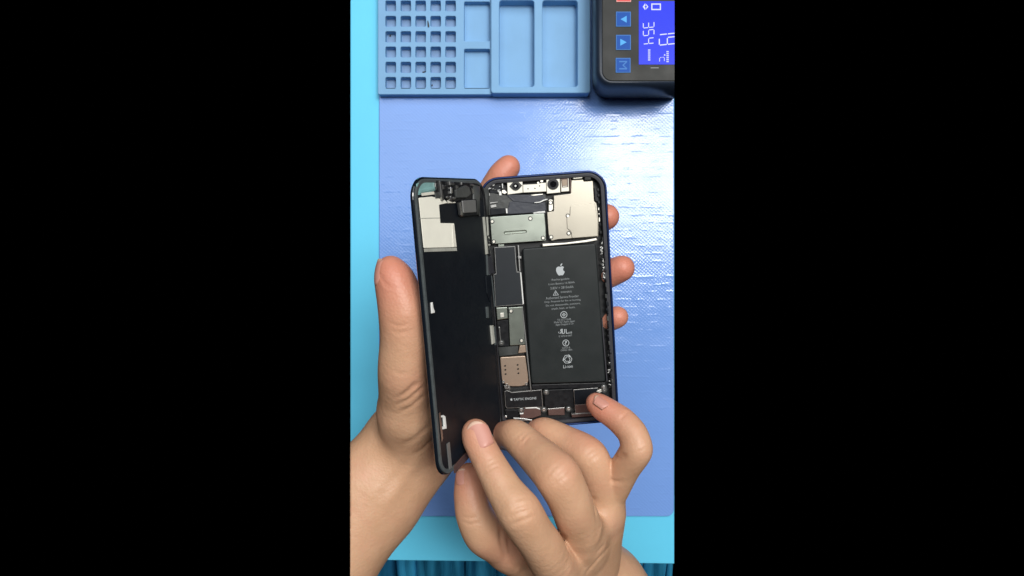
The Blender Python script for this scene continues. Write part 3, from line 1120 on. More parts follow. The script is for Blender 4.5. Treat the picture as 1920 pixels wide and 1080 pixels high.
flex_roll()
sim = part("sim_reader", [(937.5, 670.2), (985, 667.5), (989.5, 700), (991, 714), (987.5, 721.5), (975, 724.5), (958, 724.5), (948, 721), (941, 714)], -4.6, -1.6, M['sim'], .3, rnd=.8)
for u, v in ((946.7, 685.8), (947.2, 693.2), (947.7, 701.2), (970.2, 684), (971, 691.7), (971.7, 699.8)):
    part("contact_hole", [(u - 2, v + .6), (u + .4, v - 1.7), (u + 2, v - 1.2), (u + 1.8, v + 1.4), (u - .4, v + 1.8)], -1.62, -1.57, M['black'], 0, sim)
for u, v in ((944, 716.5), (950, 721.5), (954, 725.5), (987, 720)):
    screw(u, v, -1.8, phone, .8, 'silver', ring=False)
part("small_latch", [(945, 723), (952, 722), (957, 727), (957, 731), (946.5, 730)], -4, -1.9, M['line'], .2)
part("dark_gap_block", [(933, 672), (936, 671), (943, 720), (942, 742), (934, 742), (930, 700)], -4, -1.5, M['film'], .4)
part("side_foam", [(926, 655), (933, 652), (936.5, 700), (938, 735), (931, 735), (925, 690)], -4, -1.0, M['ledge'], .6)
part("side_foam", [(928, 740), (938, 738), (943, 790), (934, 792)], -4, -1.0, M['black'], .6)

# vibration motor and loudspeaker row
tp = part("motor_rim", [(945.8, 733.5), (950, 732.2), (955, 733), (959, 735.6), (1015.8, 730.6), (1018.4, 764.2), (1005, 764), (950.5, 766), (947.5, 762)], -4.6, -1.75, M['line'], .1)
part("motor_cover", [(946.9, 734.5), (950.2, 733.4), (954.6, 734.1), (958.6, 736.8), (1014.7, 731.9), (1017.2, 763), (1005, 762.9), (951, 764.9), (948.5, 761.4)], -2, -1.58, M['black'], .12, tp)
bm = bmesh.new()
x, y = ray_local(PHONE_M, 984.3, 747.8, -1.55)
add_text(bm, "TAPTIC ENGINE", x, y, -1.555, width=44 * PXMM, height=4.6 * PXMM, rot=math.radians(-.4))
x, y = ray_local(PHONE_M, 959, 749, -1.55)
flat_poly(bm, round_poly([(x + px_ * .26, y + py_ * .26) for px_, py_ in prof], .08, 2), -1.555)
flat_poly(bm, [(x + px_ * .26, y + py_ * .26) for px_, py_ in leaf], -1.555)
bm_obj("printed_text", bm, M['print'], tp)
part("speaker_block", [(1020, 731.5), (1074, 729), (1076.5, 764), (1021.5, 765.5)], -4.6, -1.7, M['black'], .3)
sp = part("speaker_rim", [(1075.2, 730.6), (1121, 727), (1125.5, 773), (1078.8, 776)], -4.6, -1.7, M['line'], .1)
part("speaker_cover", [(1076.4, 731.6), (1120.2, 728.2), (1122.6, 756), (1077.9, 759)], -2, -1.55, M['film'], .12, sp)
part("speaker_lower_cover", [(1078, 759.8), (1122.8, 757), (1124.4, 772.2), (1079.8, 774.8)], -2, -1.55, M['brown'], .12, sp)
part("bottom_rail", [(1071.5, 776.8), (1127, 774), (1128, 780), (1072.5, 783)], -4.6, -1.3, M['brown'], .3)
part("rail_edge", [(1071.5, 776.2), (1127, 773.4), (1127, 774.4), (1071.5, 777.4)], -4.6, -1.2, M['line'], .05)
for u, v in ((1024.2, 735), (1132, 726), (1133, 731), (1066.2, 766.8), (1019.8, 768), (977.5, 769)):
    screw(u, v, -1.4, phone, 1.0, 'silver')
part("screw_bracket", [(1021.5, 731.5), (1027, 730.5), (1029.5, 739), (1025, 741)], -4, -1.5, M['line'], .2)
part("gold_contacts", [(1118, 733.5), (1127, 729.5), (1131, 733.5), (1124, 737)], -4, -1.5, M['nickel'], .2)
part("brown_bracket", [(976, 767.8), (985.5, 765.5), (1006, 764.6), (1014, 767), (1014.6, 779), (998, 784.5), (975, 785)], -4.6, -1.75, M['brown'], .3)
part("bracket_edge", [(985, 764.6), (1006, 763.6), (1013, 767), (1012, 768), (1005, 765.4), (985.5, 766.2)], -4.6, -1.55, M['white'], .1)
part("small_label", [(974.5, 773.5), (981, 773), (981.6, 776.4), (975, 777)], -4, -1.5, M['white'], .1)
part("brown_bracket", [(1027.5, 768), (1058.5, 765.2), (1059, 778.5), (1028.5, 779)], -4.6, -2.1, M['brown'], .3)
part("bracket_edge", [(1027, 766.5), (1058.4, 763.8), (1058.6, 765.4), (1027.2, 768)], -4.6, -1.7, M['silver'], .1)
part("grille_block", [(962, 783), (980, 784), (998, 787), (997, 790), (964, 790)], -4, -1.6, M['line'], .3)
part("port_block", [(947, 768), (972, 768), (972, 783), (949, 785)], -4.6, -2.2, M['black'], .3)
disc("silver_stud", 948.5, 782, 2.6, -4, -1.5, M['silver'], phone, .2, 12)


def torn_adhesive():
    """ragged shreds of the old seal along the right inner edge"""
    bm = bmesh.new()
    bmd = bmesh.new()
    rnd = random.Random(3)
    for k in range(150):
        t = rnd.random()
        v = 452 + t * 75
        if k > 105:
            v = rnd.uniform(655, 735)
        u = 1127.5 + (v - 452) * .062 + rnd.uniform(-2.2, 2.2)
        if k > 105:
            u = 1140 + (v - 655) * .06 + rnd.uniform(-1.5, 1.5)
        a_ = rnd.uniform(0, 6.28)
        l_, w_ = rnd.uniform(.7, 2.2), rnd.uniform(.35, .9)
        c_, s_ = math.cos(a_), math.sin(a_)
        q = [(u + c_ * l_ - s_ * w_, v + s_ * l_ + c_ * w_), (u - c_ * l_ - s_ * w_, v - s_ * l_ + c_ * w_),
             (u - c_ * l_ + s_ * w_, v - s_ * l_ - c_ * w_), (u + c_ * l_ + s_ * w_, v + s_ * l_ - c_ * w_)]
        z = rnd.uniform(-1.3, -.2)
        light = rnd.random() < (.40 if k < 106 else .2)
        add_prism(bm if light else bmd, bp(q, z), z - .3, z, .05)
    bm_obj("torn_adhesive", bm, M['white'], phone)['kind'] = 'stuff'
    bm_obj("torn_gasket", bmd, M['black'], phone)['kind'] = 'stuff'


torn_adhesive()

# ------------------------------------------------------------------ display, swung open on its hinge side
DW, DH = 70.5, 145.6


def dloop(ins, z, r0=10.5):
    r = max(1.0, r0 - ins)
    return [(x * MM, y * MM, z * MM) for x, y in rrect(ins, -DH / 2 + ins, DW - ins, DH / 2 - ins, r, 10)]


bm = bmesh.new()
loft(bm, [dloop(1.2, -2.1), dloop(.35, -1.9), dloop(0, -1.5), dloop(0, -.5), dloop(.3, -.15), dloop(1.2, -.1)], True, True)
disp = bm_obj("display", bm, M['glass'], phone)
disp.matrix_local = DISP_L
disp['label'] = "screen assembly swung open to the left, its inner face showing"


def dp(pts, z):
    return [ray_local(DISP_M, u, v, z) for u, v in pts]


def dpart(name, pts, z0, z1, m, bev=.12, rnd=0.0):
    q = dp(pts, z1)
    if rnd:
        q = round_poly(q, rnd)
    bm = bmesh.new()
    add_prism(bm, q, z0, z1, bev)
    return bm_obj(name, bm, m, disp)


bm = bmesh.new()
loft(bm, [dloop(.9, -.12), dloop(.9, .55), dloop(1.2, .75), dloop(2.6, .72), dloop(2.9, .5), dloop(3.1, .05)], False, False)
rim = bm_obj("rim", bm, [M['gasket'], M['black']], disp)
for p_ in rim.data.polygons:
    p_.material_index = 1 if p_.center.x < .006 else 0
bm = bmesh.new()
add_prism(bm, [(x * 1000, y * 1000) for x, y, z in dloop(3.2, 0)], -.1, .30, .1)
bm_obj("back_film", bm, M['film'], disp)
dpart("shielding_foil", [(785.5, 371), (810, 368.5), (834, 374.5), (839.6, 380.5), (823.4, 384), (826, 418.3), (851.7, 418.6), (856.6, 463.5), (795, 465)], .1, .55, M['foil'], .15, rnd=.5)
dpart("foil_edge", [(795.2, 466), (856.6, 464.4), (857.3, 470.5), (796.2, 472.5)], .1, .50, M['foil_edge'], .1)
dpart("foil_ridge", [(848, 421), (851.4, 420), (856.3, 462.4), (850.2, 462.8)], .5, .72, M['cream'], .1)
dpart("foil_ridge", [(786.5, 408.8), (825, 408), (825.2, 409.4), (786.8, 410.2)], .5, .60, M['foil_edge'], .04)
dpart("foil_tape", [(790, 362), (814, 359), (815, 364.5), (792, 367.5)], .4, .75, M['cream'], .1)
dpart("teal_film", [(781.5, 345), (790, 339.5), (814.8, 337.8), (816.6, 357), (790, 365), (784, 366)], .2, .65, M['teal'], .2, rnd=.5)
dpart("teal_fold", [(786.5, 356), (815.5, 350), (815.8, 354.8), (788, 362.4)], .6, 1.0, M['teal'], .15)
dpart("sensor_flex", [(817.5, 338.2), (893, 344), (900, 346), (905, 374), (868, 374.8), (848, 380.5), (836, 374), (817, 360)], .2, .8, M['black'], .2)
dpart("sensor_bar", [(824.6, 339), (827.2, 339), (832, 370), (833.5, 375.5), (830, 375), (828, 366)], .6, 1.9, M['line'], .2)
dpart("sensor_bracket", [(816.5, 343), (819.3, 343.5), (820.5, 352), (818.5, 356), (817, 350)], .6, 1.5, M['line'], .2)
dpart("sensor_block", [(816.8, 361), (827, 360), (829, 370.5), (817.5, 372)], .3, 1.0, M['flex'], .2)
dpart("sensor_block", [(843.5, 340.2), (851.6, 341), (852, 347.5), (844, 347)], .6, 2.0, M['line'], .2)
dpart("sensor_block", [(829.5, 346), (833.3, 347), (834, 354.5), (831, 355)], .6, 1.6, M['line'], .2)
dpart("sensor_block", [(845.5, 351.5), (848.5, 352), (849.5, 362), (845.8, 362.5)], .6, 1.7, M['silver'], .15)
dpart("sensor_block", [(855.5, 347.5), (859.5, 348.3), (860, 353.5), (856.5, 354)], .6, 1.6, M['line'], .15)
dpart("sensor_block", [(865.5, 341.5), (867.6, 341.7), (867.8, 346), (865.6, 346)], .6, 1.4, M['line'], .1)
dpart("sensor_cover", [(855, 356), (874, 347), (880, 351), (884, 363), (876, 370.5), (857, 371)], .6, 1.9, M['flex'], .3, rnd=.6)
dpart("sensor_block", [(884, 352), (888, 354.5), (889.5, 362), (886.5, 363)], .6, 1.6, M['line'], .2)
dpart("sensor_block", [(882.5, 344.5), (889.5, 346), (890, 349.5), (883.5, 348.5)], .6, 1.5, M['line'], .2)
for k in range(26):
    u, v = random.uniform(832, 898), random.uniform(343, 370)
    s_ = random.uniform(.9, 2.1)
    dpart("component", [(u - s_, v - s_ * .8), (u + s_ * .8, v - s_), (u + s_, v + s_), (u - s_, v + s_ * .9)], .6, random.uniform(.9, 1.7),
          M[random.choice(['black', 'black', 'film', 'flex', 'ledge', 'line'])], .15)
for u, v, r in ((841, 369.5, 2.6), (852.5, 371.5, 2.8), (846, 373.5, 2.0)):
    dpart("pin", circle(u, v, r, 12), .5, 1.8, M['line'], .3)
dpart("flex_strip", [(839, 374), (852, 377), (855, 380.5), (841, 381)], .3, .8, M['cream'], .1)
box = dpart("earpiece_speaker", [(862.5, 378.5), (869, 374.2), (893.5, 373.2), (897, 402.5), (866.5, 406)], .2, 2.2, M['black'], .3, rnd=.5)
dpart("earpiece_rail", [(861, 380.5), (863.4, 378), (868.5, 402.5), (867, 406), (864.5, 403)], 1.2, 2.6, M['silver'], .2)
dpart("earpiece_face", [(867.6, 376), (892.2, 374.8), (893.9, 397.8), (869.6, 399.8)], 2.0, 3.0, M['grey'], .35, rnd=.6)
dpart("side_strip", [(897.5, 392), (899, 392), (901, 405), (899.3, 405)], .3, 1.1, M['line'], .1)
dpart("retaining_clip", [(809.3, 567.5), (811.6, 566.5), (813, 577), (815.3, 583), (815.5, 586.5), (810.5, 587.5)], .1, 1.0, M['white'], .15)
dpart("retaining_clip", [(828.4, 779.5), (832, 778.6), (835.5, 780.8), (837.8, 803.5), (831, 805), (830.3, 800.4), (833.5, 799.4), (832.4, 783.5), (828.8, 782.6)], .1, 1.1, M['white'], .12)
dpart("grey_strip", [(838.6, 832.5), (843.5, 828.8), (848, 877), (843.3, 880.5)], .3, .85, M['grey'], .1)
dpart("rim_lining", [(822.5, 775), (826, 773), (831, 822), (828.5, 830)], .72, .95, M['line'], .05)
dpart("bottom_lining", [(851, 875.5), (870, 854), (885, 840), (890, 845), (877, 862), (853.5, 888)], .3, .95, M['brown'], .2)


# left side rails beside the screen's hinge edge
dpart("side_rail", [(906.8, 407), (909.8, 406.5), (914, 455), (916, 476), (912.4, 477), (909.6, 440)], .2, 1.1, M['foil_edge'], .2)
dpart("side_rail", [(912.8, 407), (915.2, 406.8), (917.2, 441), (914.8, 442)], .2, 1.1, M['foil_edge'], .2)
for k in range(12):
    v = 445 + k * 2.8
    u = 916.6 + (v - 445) * .075 + random.uniform(-1, 1)
    dpart("torn_tape", [(u - 1.6, v - 1.6), (u + 1, v - 1.3), (u + 1.8, v + 1.1), (u - .6, v + 1.8)], .2, random.uniform(.7, 1.3), M[random.choice(['foil_edge', 'line', 'ledge', 'line'])], .2)
dpart("side_tape", [(914, 482), (922, 480), (925, 500), (929, 512), (918, 514.5)], .2, 1.1, M['ledge'], .4)
dpart("side_tape", [(911.5, 518), (921, 516), (923.5, 540), (920, 566), (914, 550)], .2, 1.1, M['film'], .4)
dpart("rail_line", [(913.2, 478), (914.6, 478), (916.4, 514), (920, 513.5), (920, 515.3), (914.8, 516)], .2, 1.1, M['gasket'], .1)
dpart("rail_line", [(921.8, 517), (923, 517), (929, 575), (927.6, 575)], .2, 1.1, M['gasket'], .1)
dpart("spring_ribs", [(912.5, 575.5), (916, 575), (917.2, 596), (914, 596.4)], .2, 1.1, M['gasket'], .1)

dpart("side_button_bracket", [(920.8, 610.5), (925.5, 610), (929, 643), (924.2, 645.5)], .2, 1.2, M['foil_edge'], .3)
dpart("side_button_bracket", [(927, 613), (929, 612.5), (931, 646), (929.3, 647)], .2, 1.2, M['gasket'], .15)


# flex bridge from the screen to the board: passes over the hinge line
def bridge():
    bm = bmesh.new()
    rows_ = []
    for t in np.linspace(0, 1, 9):
        v0, v1 = 346 + 9 * t, 402 + 2 * t
        u = 886 + 31 * t
        lift = 1.6 * math.sin(math.pi * t) + .9
        row = []
        for v in (v0, (v0 + v1) / 2, v1):
            if t < .45:
                x, y = ray_local(DISP_M, u, v, lift)
                w = DISP_L @ Vector((x * MM, y * MM, lift * MM))
            else:
                zz = -2.1 + lift
                x, y = ray_local(PHONE_M, u, v, zz)
                w = Vector((x * MM, y * MM, zz * MM))
            row.append(bm.verts.new(w))
        rows_.append(row)
    for a_, b_ in zip(rows_, rows_[1:]):
        for i in range(2):
            bm.faces.new((a_[i], a_[i + 1], b_[i + 1], b_[i]))
    o = bm_obj("flex_bridge", bm, M['flex'], phone, smooth=True)
    s = o.modifiers.new("thickness", 'SOLIDIFY')
    s.thickness = .0002
    return o


bridge()


# ------------------------------------------------------------------ hands: one continuous surface each
def smin(a_, b_, k):
    h = np.maximum(k - np.abs(a_ - b_), 0) / k
    return np.minimum(a_, b_) - h * h * k * .25


def cone(P, a_, b_, ra, rb):
    ab = b_ - a_
    t = np.clip(((P - a_) @ ab) / max(float(ab @ ab), 1e-6), 0, 1)
    q = P - (a_ + t[:, None] * ab)
    return np.sqrt((q * q).sum(1)) - (ra + (rb - ra) * t)


def ellip_cone(P, a_, b_, ra, rb, nrm, flat):
    """cone flattened along nrm by the factor flat (<1)"""
    ab = b_ - a_
    t = np.clip(((P - a_) @ ab) / max(float(ab @ ab), 1e-6), 0, 1)
    q = P - (a_ + t[:, None] * ab)
    c = q @ nrm
    q2 = q + np.outer(c * (1 / flat - 1), nrm)
    return (np.sqrt((q2 * q2).sum(1)) - (ra + (rb - ra) * t)) * (.5 + .5 * flat)


class HandField:
    def __init__(self, fingers, palm, creases, bumps, clip, kf=6.0, kp=12.0, kj=.5):
        J = lambda j: np.array([c * 1000 for c in at(j[0], j[1], j[2])], np.float32)
        self.fingers = []
        for f in fingers:
            X = [np.append(J(p), p[3]).astype(np.float64) for p in f]
            X = [2 * X[0] - X[1]] + X + [2 * X[-1] - X[-2]]
            pts = []
            for i in range(1, len(X) - 2):
                for t in np.arange(0, 1, .125):
                    a_, b_, c_, d_ = X[i - 1], X[i], X[i + 1], X[i + 2]
                    m0, m1 = (c_ - a_) * .33, (d_ - b_) * .33
                    pts.append((2 * t ** 3 - 3 * t * t + 1) * b_ + (t ** 3 - 2 * t * t + t) * m0 + (3 * t * t - 2 * t ** 3) * c_ + (t ** 3 - t * t) * m1)
            pts.append(X[-2])
            pts = [p.astype(np.float32) for p in pts]
            self.fingers.append([(p[:3], q[:3], float(p[3]), float(q[3])) for p, q in zip(pts, pts[1:])])
        self.palm = []
        for s in palm:
            p, q = s[0], s[1]
            if len(s) > 2:
                n = np.array(s[2], np.float32)
                n /= np.linalg.norm(n)
                self.palm.append((J(p), J(q), p[3], q[3], n, s[3]))
            else:
                self.palm.append((J(p), J(q), p[3], q[3]))
        self.clip, self.kf, self.kp, self.kj = clip, kf, kp, kj
        self.creases, self.bumps = [], []
        self.box = [(np.min([s[0] - s[2] for s in f] + [f[-1][1] - f[-1][3]], 0) - 9, np.max([s[0] + s[2] for s in f] + [f[-1][1] + f[-1][3]], 0) + 9) for f in self.fingers]

        def onto(u, v, dflt):
            """first point of the skin met by the sight line of a pixel"""
            d = np.arange(dflt - 45, dflt + 45, .5)
            P = np.array([[c * 1000 for c in at(u, v, q)] for q in d])
            hit = np.nonzero(self(P) < 0)[0]
            return P[hit[0]].astype(np.float32) if len(hit) else J((u, v, dflt))
        bp_ = [(onto(*p[:3]), p[3], amp) for p, amp in bumps]
        cr_ = []
        for c in creases:
            q = [np.array(p, float) for p in c[0]]
            den = [q[i] * (1 - t) + q[i + 1] * t for i in range(len(q) - 1) for t in (0, .25, .5, .75)] + [q[-1]]
            pts = [onto(*p) for p in den]
            cr_.append((pts, c[1], c[2], np.min(pts, 0) - 4 * c[1], np.max(pts, 0) + 4 * c[1]))
        self.creases, self.bumps = cr_, bp_

    def __call__(self, P):
        P = P.astype(np.float32)
        pal = None
        for s in self.palm:
            d = cone(P, *s) if len(s) == 4 else ellip_cone(P, *s)
            pal = d if pal is None else smin(pal, d, self.kp)
        fing = np.full(len(P), 50.0, np.float32)
        for f, (blo, bhi) in zip(self.fingers, self.box):
            m_ = np.all((P > blo) & (P < bhi), 1)
            if not m_.any():
                continue
            Pm = P[m_]
            fd = None
            for s in f:
                d = cone(Pm, *s)
                fd = d if fd is None else smin(fd, d, self.kj)
            fing[m_] = smin(fing[m_], fd, 1.2)
        tot = smin(pal, fing, self.kf)
        for c, rad, amp in self.bumps:
            r2 = ((P - c) ** 2).sum(1)
            tot = tot - amp * np.exp(-r2 / (rad * rad))
        for pts, w, dep, blo, bhi in self.creases:
            m_ = np.all((P > blo) & (P < bhi), 1)
            if not m_.any():
                continue
            Pm = P[m_]
            dl = None
            for i, (p, q) in enumerate(zip(pts, pts[1:])):
                d = cone(Pm, p, q, 0, 0)
                dl = d if dl is None else np.minimum(dl, d)
            # fade towards both ends
            e = np.minimum(((Pm - pts[0]) ** 2).sum(1), ((Pm - pts[-1]) ** 2).sum(1))
            tot[m_] += dep * np.exp(-(dl / w) ** 2) * np.clip(np.sqrt(e) / (3 * w), .15, 1)
        # finest wobble so that nothing is a perfect tube
        tot = tot + .22 * np.sin(P[:, 0] * .21 + 1) * np.sin(P[:, 1] * .17) * np.sin(P[:, 2] * .19 + 2)
        for side in self.clip:
            D = HC * 1000 - P[:, 2]
            if side == 'L':
                tot = np.maximum(tot, ((E0 - CX) / F_PX * D - P[:, 0]) * .967)
            if side == 'R':
                tot = np.maximum(tot, (P[:, 0] - (E1 - CX) / F_PX * D) * .967)
        return tot


def surface(field, lo, hi, h):
    """naive surface nets over a block-refined grid; returns vertices (mm) and quads"""
    lo, hi = np.array(lo, float), np.array(hi, float)
    B = 8
    nb = np.ceil((hi - lo) / (h * B)).astype(int)
    n = nb * B + 1
    bc = [lo[k] + (np.arange(nb[k]) + .5) * h * B for k in range(3)]
    G = np.stack(np.meshgrid(*bc, indexing='ij'), -1).reshape(-1, 3)
    cv = field(G)
    full = np.repeat(np.repeat(np.repeat(cv.reshape(nb), B, 0), B, 1), B, 2)
    Fg = np.full(n, 50.0, np.float32)
    Fg[:-1, :-1, :-1] = full
    near = np.abs(cv) < h * B * 1.1
    idx = np.argwhere(near.reshape(nb))
    off = np.stack(np.meshgrid(np.arange(B + 1), np.arange(B + 1), np.arange(B + 1), indexing='ij'), -1).reshape(-1, 3)
    for s in range(0, len(idx), 400):
        gi = (idx[s:s + 400, None, :] * B + off[None]).reshape(-1, 3)
        val = field(lo + gi * h)
        Fg[gi[:, 0], gi[:, 1], gi[:, 2]] = val
    neg = Fg < 0
    c = [(i, j, k) for i in (0, 1) for j in (0, 1) for k in (0, 1)]
    cs = [neg[i:n[0] - 1 + i, j:n[1] - 1 + j, k:n[2] - 1 + k] for i, j, k in c]
    cnt = sum(x.astype(np.int8) for x in cs)
    act = (cnt > 0) & (cnt < 8)
    ci = np.argwhere(act)
    vid = -np.ones(act.shape, np.int64)
    vid[tuple(ci.T)] = np.arange(len(ci))
    acc = np.zeros((len(ci), 3))
    num = np.zeros(len(ci))
    for a_ in range(8):
        for b_ in range(a_ + 1, 8):
            d = np.array(c[b_]) - np.array(c[a_])
            if np.abs(d).sum() != 1:
                continue
            va = Fg[tuple((ci + c[a_]).T)]
            vb = Fg[tuple((ci + c[b_]).T)]
            m_ = (va < 0) != (vb < 0)
            t = np.where(m_, va / np.where(m_, va - vb, 1), 0)
            acc += np.where(m_[:, None], np.array(c[a_]) + t[:, None] * d, 0)
            num += m_
    V = lo + (ci + acc / num[:, None]) * h
    quads = []
    for ax in range(3):
        d = [0, 0, 0]
        d[ax] = 1
        sl0 = tuple(slice(0, n[k] - d[k]) for k in range(3))
        sl1 = tuple(slice(d[k], n[k]) for k in range(3))
        ch = np.argwhere(neg[sl0] != neg[sl1])
        o1, o2 = [k for k in range(3) if k != ax]
        ok = (ch[:, o1] > 0) & (ch[:, o2] > 0) & (ch[:, o1] < n[o1] - 1) & (ch[:, o2] < n[o2] - 1)
        ch = ch[ok]
        s = neg[tuple(ch.T)]

        def at_(d1, d2):
            q = ch.copy()
            q[:, o1] += d1
            q[:, o2] += d2
            return vid[tuple(q.T)]
        q = np.stack([at_(-1, -1), at_(0, -1), at_(0, 0), at_(-1, 0)], 1)
        flip = s if ax != 1 else ~s
        q[~flip] = q[~flip][:, ::-1]
        quads.append(q)
    return V, np.concatenate(quads)


def grad(field, P, e=.4):
    g = np.zeros_like(P)
    for k in range(3):
        d = np.zeros(3)
        d[k] = e
        g[:, k] = field(P + d) - field(P - d)
    return g / (np.linalg.norm(g, axis=1, keepdims=True) + 1e-9)


def nail(field, parent, name, base, tip, facing, w, l, lift=.3, rad=.62):
    """fingernail laid on the skin: centre px+depth, direction to the fingertip px+depth, facing vector"""
    J = lambda j: np.array([c * 1000 for c in at(*j)])
    c, t = J(base), J(tip)
    A = (t - c) / np.linalg.norm(t - c)
    N = np.array(facing, float)
    N -= A * (N @ A)
    N /= np.linalg.norm(N)
    Bv = np.cross(A, N)
    nu, nv = 15, 17
    rows_, keep = [], []
    for j in range(nv):
        s = j / (nv - 1) * 2 - 1
        for i in range(nu):
            q = i / (nu - 1) * 2 - 1
            ww = w / 2 * (1 - .10 * max(0, -s) - .16 * max(0, s) ** 3)
            aa = s * l / 2
            if s > .6:
                aa -= (q * q) * .20 * l * (s - .6) / .4
            if s < -.6:
                aa += (q * q) * .16 * l * (-s - .6) / .4
            rows_.append(c + A * aa + Bv * (q * ww))
    P = np.array(rows_)
    qs = np.array([(i / (nu - 1) * 2 - 1) for j in range(nv) for i in range(nu)])
    ss = np.array([(j / (nv - 1) * 2 - 1) for j in range(nv) for i in range(nu)])
    # heights of the skin along the nail's middle, then a stiff curved plate over them
    tt = np.linspace(-1, 1, nv)
    C = c + A * (tt * l / 2)[:, None] + N * 8
    for _ in range(60):
        C -= N * np.clip(field(C), -2, 2)[:, None] * .7
    hc = np.clip((C - c) @ N, -3, 8)
    ok = tt < .55
    fit = np.polyfit(tt[ok], hc[ok], 2)
    hs = fit[0] * tt ** 2 * .8 + fit[1] * tt + fit[2]
    Rr = w * rad
    drop = Rr - np.sqrt(np.maximum(Rr * Rr - (qs * w / 2) ** 2, .01))
    P = P + N * (np.repeat(hs, nu) - drop)[:, None]
    edge = np.clip((1 - np.abs(qs)) / .14, 0, 1) * np.clip((ss + 1) / .14, 0, 1)
    P += N * (lift * (edge * 1.0) - .12 * (1 - edge))[:, None]
    bm = bmesh.new()
    inv = parent.matrix_world.inverted()
    top = [bm.verts.new(inv @ Vector(p * MM)) for p in P]
    bot = [bm.verts.new(inv @ Vector((p - N * .5) * MM)) for p in P]
    for j in range(nv - 1):
        for i in range(nu - 1):
            k = j * nu + i
            f = bm.faces.new((top[k], top[k + 1], top[k + nu + 1], top[k + nu]))
            f.material_index = 1 if j >= nv - 3 else 0
            bm.faces.new((bot[k], bot[k + nu], bot[k + nu + 1], bot[k + 1])).material_index = 1
    ring = [i for i in range(nu)] + [j * nu + nu - 1 for j in range(1, nv)] + [(nv - 1) * nu + i for i in range(nu - 2, -1, -1)] + [j * nu for j in range(nv - 2, 0, -1)]
    for a_, b_ in zip(ring, ring[1:] + ring[:1]):
        bm.faces.new((top[a_], top[b_], bot[b_], bot[a_])).material_index = 1
    bm_obj(name, bm, [M['nail'], M['nail_tip']], parent, smooth=True)


def build_hand(label, fingers, palm, creases, bumps, clip, tips, origin, h=.8, **kw):
    field = HandField(fingers, palm, creases, bumps, clip, **kw)
    pts = []
    for f in field.fingers:
        for s in f:
            pts += [(s[0], s[2]), (s[1], s[3])]
    for s in field.palm:
        pts += [(s[0], s[2]), (s[1], s[3])]
    lo = np.min([p - r for p, r in pts], 0) - 6
    hi = np.max([p + r for p, r in pts], 0) + 6
    V, Q = surface(field, lo, hi, h)
    nrm = grad(field, V)
    for _ in range(2):
        V = V - nrm * np.clip(field(V), -.3, .3)[:, None] * .7
    org = np.array([c * 1000 for c in at(*origin)])
    me = bpy.data.meshes.new("hand")
    me.from_pydata(((V - org) * MM).tolist(), [], Q.tolist())
    me.update()
    red = np.zeros(len(V))
    for t in tips:
        c = np.array([x * 1000 for x in at(t[0], t[1], t[2])])
        red = np.maximum(red, t[4] * np.exp(-((V - c) ** 2).sum(1) / t[3] ** 2))
    at_ = me.attributes.new("redness", 'FLOAT', 'POINT')
    at_.data.foreach_set("value", red.astype(np.float32))
    o = link("hand", me, None, (M['skin'],), True)
    o.location = Vector(org * MM)
    bpy.context.view_layer.update()
    thing(o, label, "hand")
    return o, field


# right hand: pinches the lower end of the screen between index finger and thumb
r_index = [(892, 811, 315, 7.0), (896, 826, 314, 7.5), (920, 872, 309, 7.9), (946, 918, 304, 8.9), (974, 960, 300, 10.6), (1006, 1010, 308, 10.4), (1042, 1064, 325, 11.8), (1062, 1090, 350, 12)]
r_middle = [(934, 818, 358, 7.2), (966, 818, 340, 9.0), (1006, 853, 326, 10.2), (1044, 891, 313, 11.6), (1068, 937, 316, 11.0), (1088, 990, 328, 11.6), (1094, 1030, 344, 12)]
r_ring = [(990, 819, 370, 7.2), (1020, 812, 357, 8.8), (1062, 831, 349, 9.6), (1103, 856, 340, 10.6), (1120, 897, 343, 10.4), (1128, 950, 351, 11), (1116, 1000, 362, 12)]
r_pinky = [(1117, 755, 343, 5.4), (1130, 765, 341, 6.8), (1163, 787, 336, 7.7), (1186, 813, 331, 7.8), (1193, 843, 329, 8.4), (1174, 874, 336, 8.2), (1148, 914, 348, 9.6), (1128, 952, 362, 10)]
r_thumb = [(879, 893, 338, 7.4), (882, 925, 335, 8.8), (889, 963, 334, 9.8), (909, 999, 337, 11.6), (955, 1028, 350, 12.0)]
r_palm = [((1050, 1062, 336, 12), (1070, 1085, 372, 18)), ((1090, 1004, 338, 12.6), (1080, 1062, 372, 19)), ((1120, 968, 351, 12.4), (1094, 1050, 376, 19)),
          ((1131, 958, 355, 11), (1102, 1032, 380, 18)), ((955, 1028, 350, 12), (1040, 1085, 376, 16)),
          ((1092, 1036, 404, 20), (1136, 1098, 420, 25)), ((1136, 1098, 420, 25), (1336, 1348, 460, 36))]
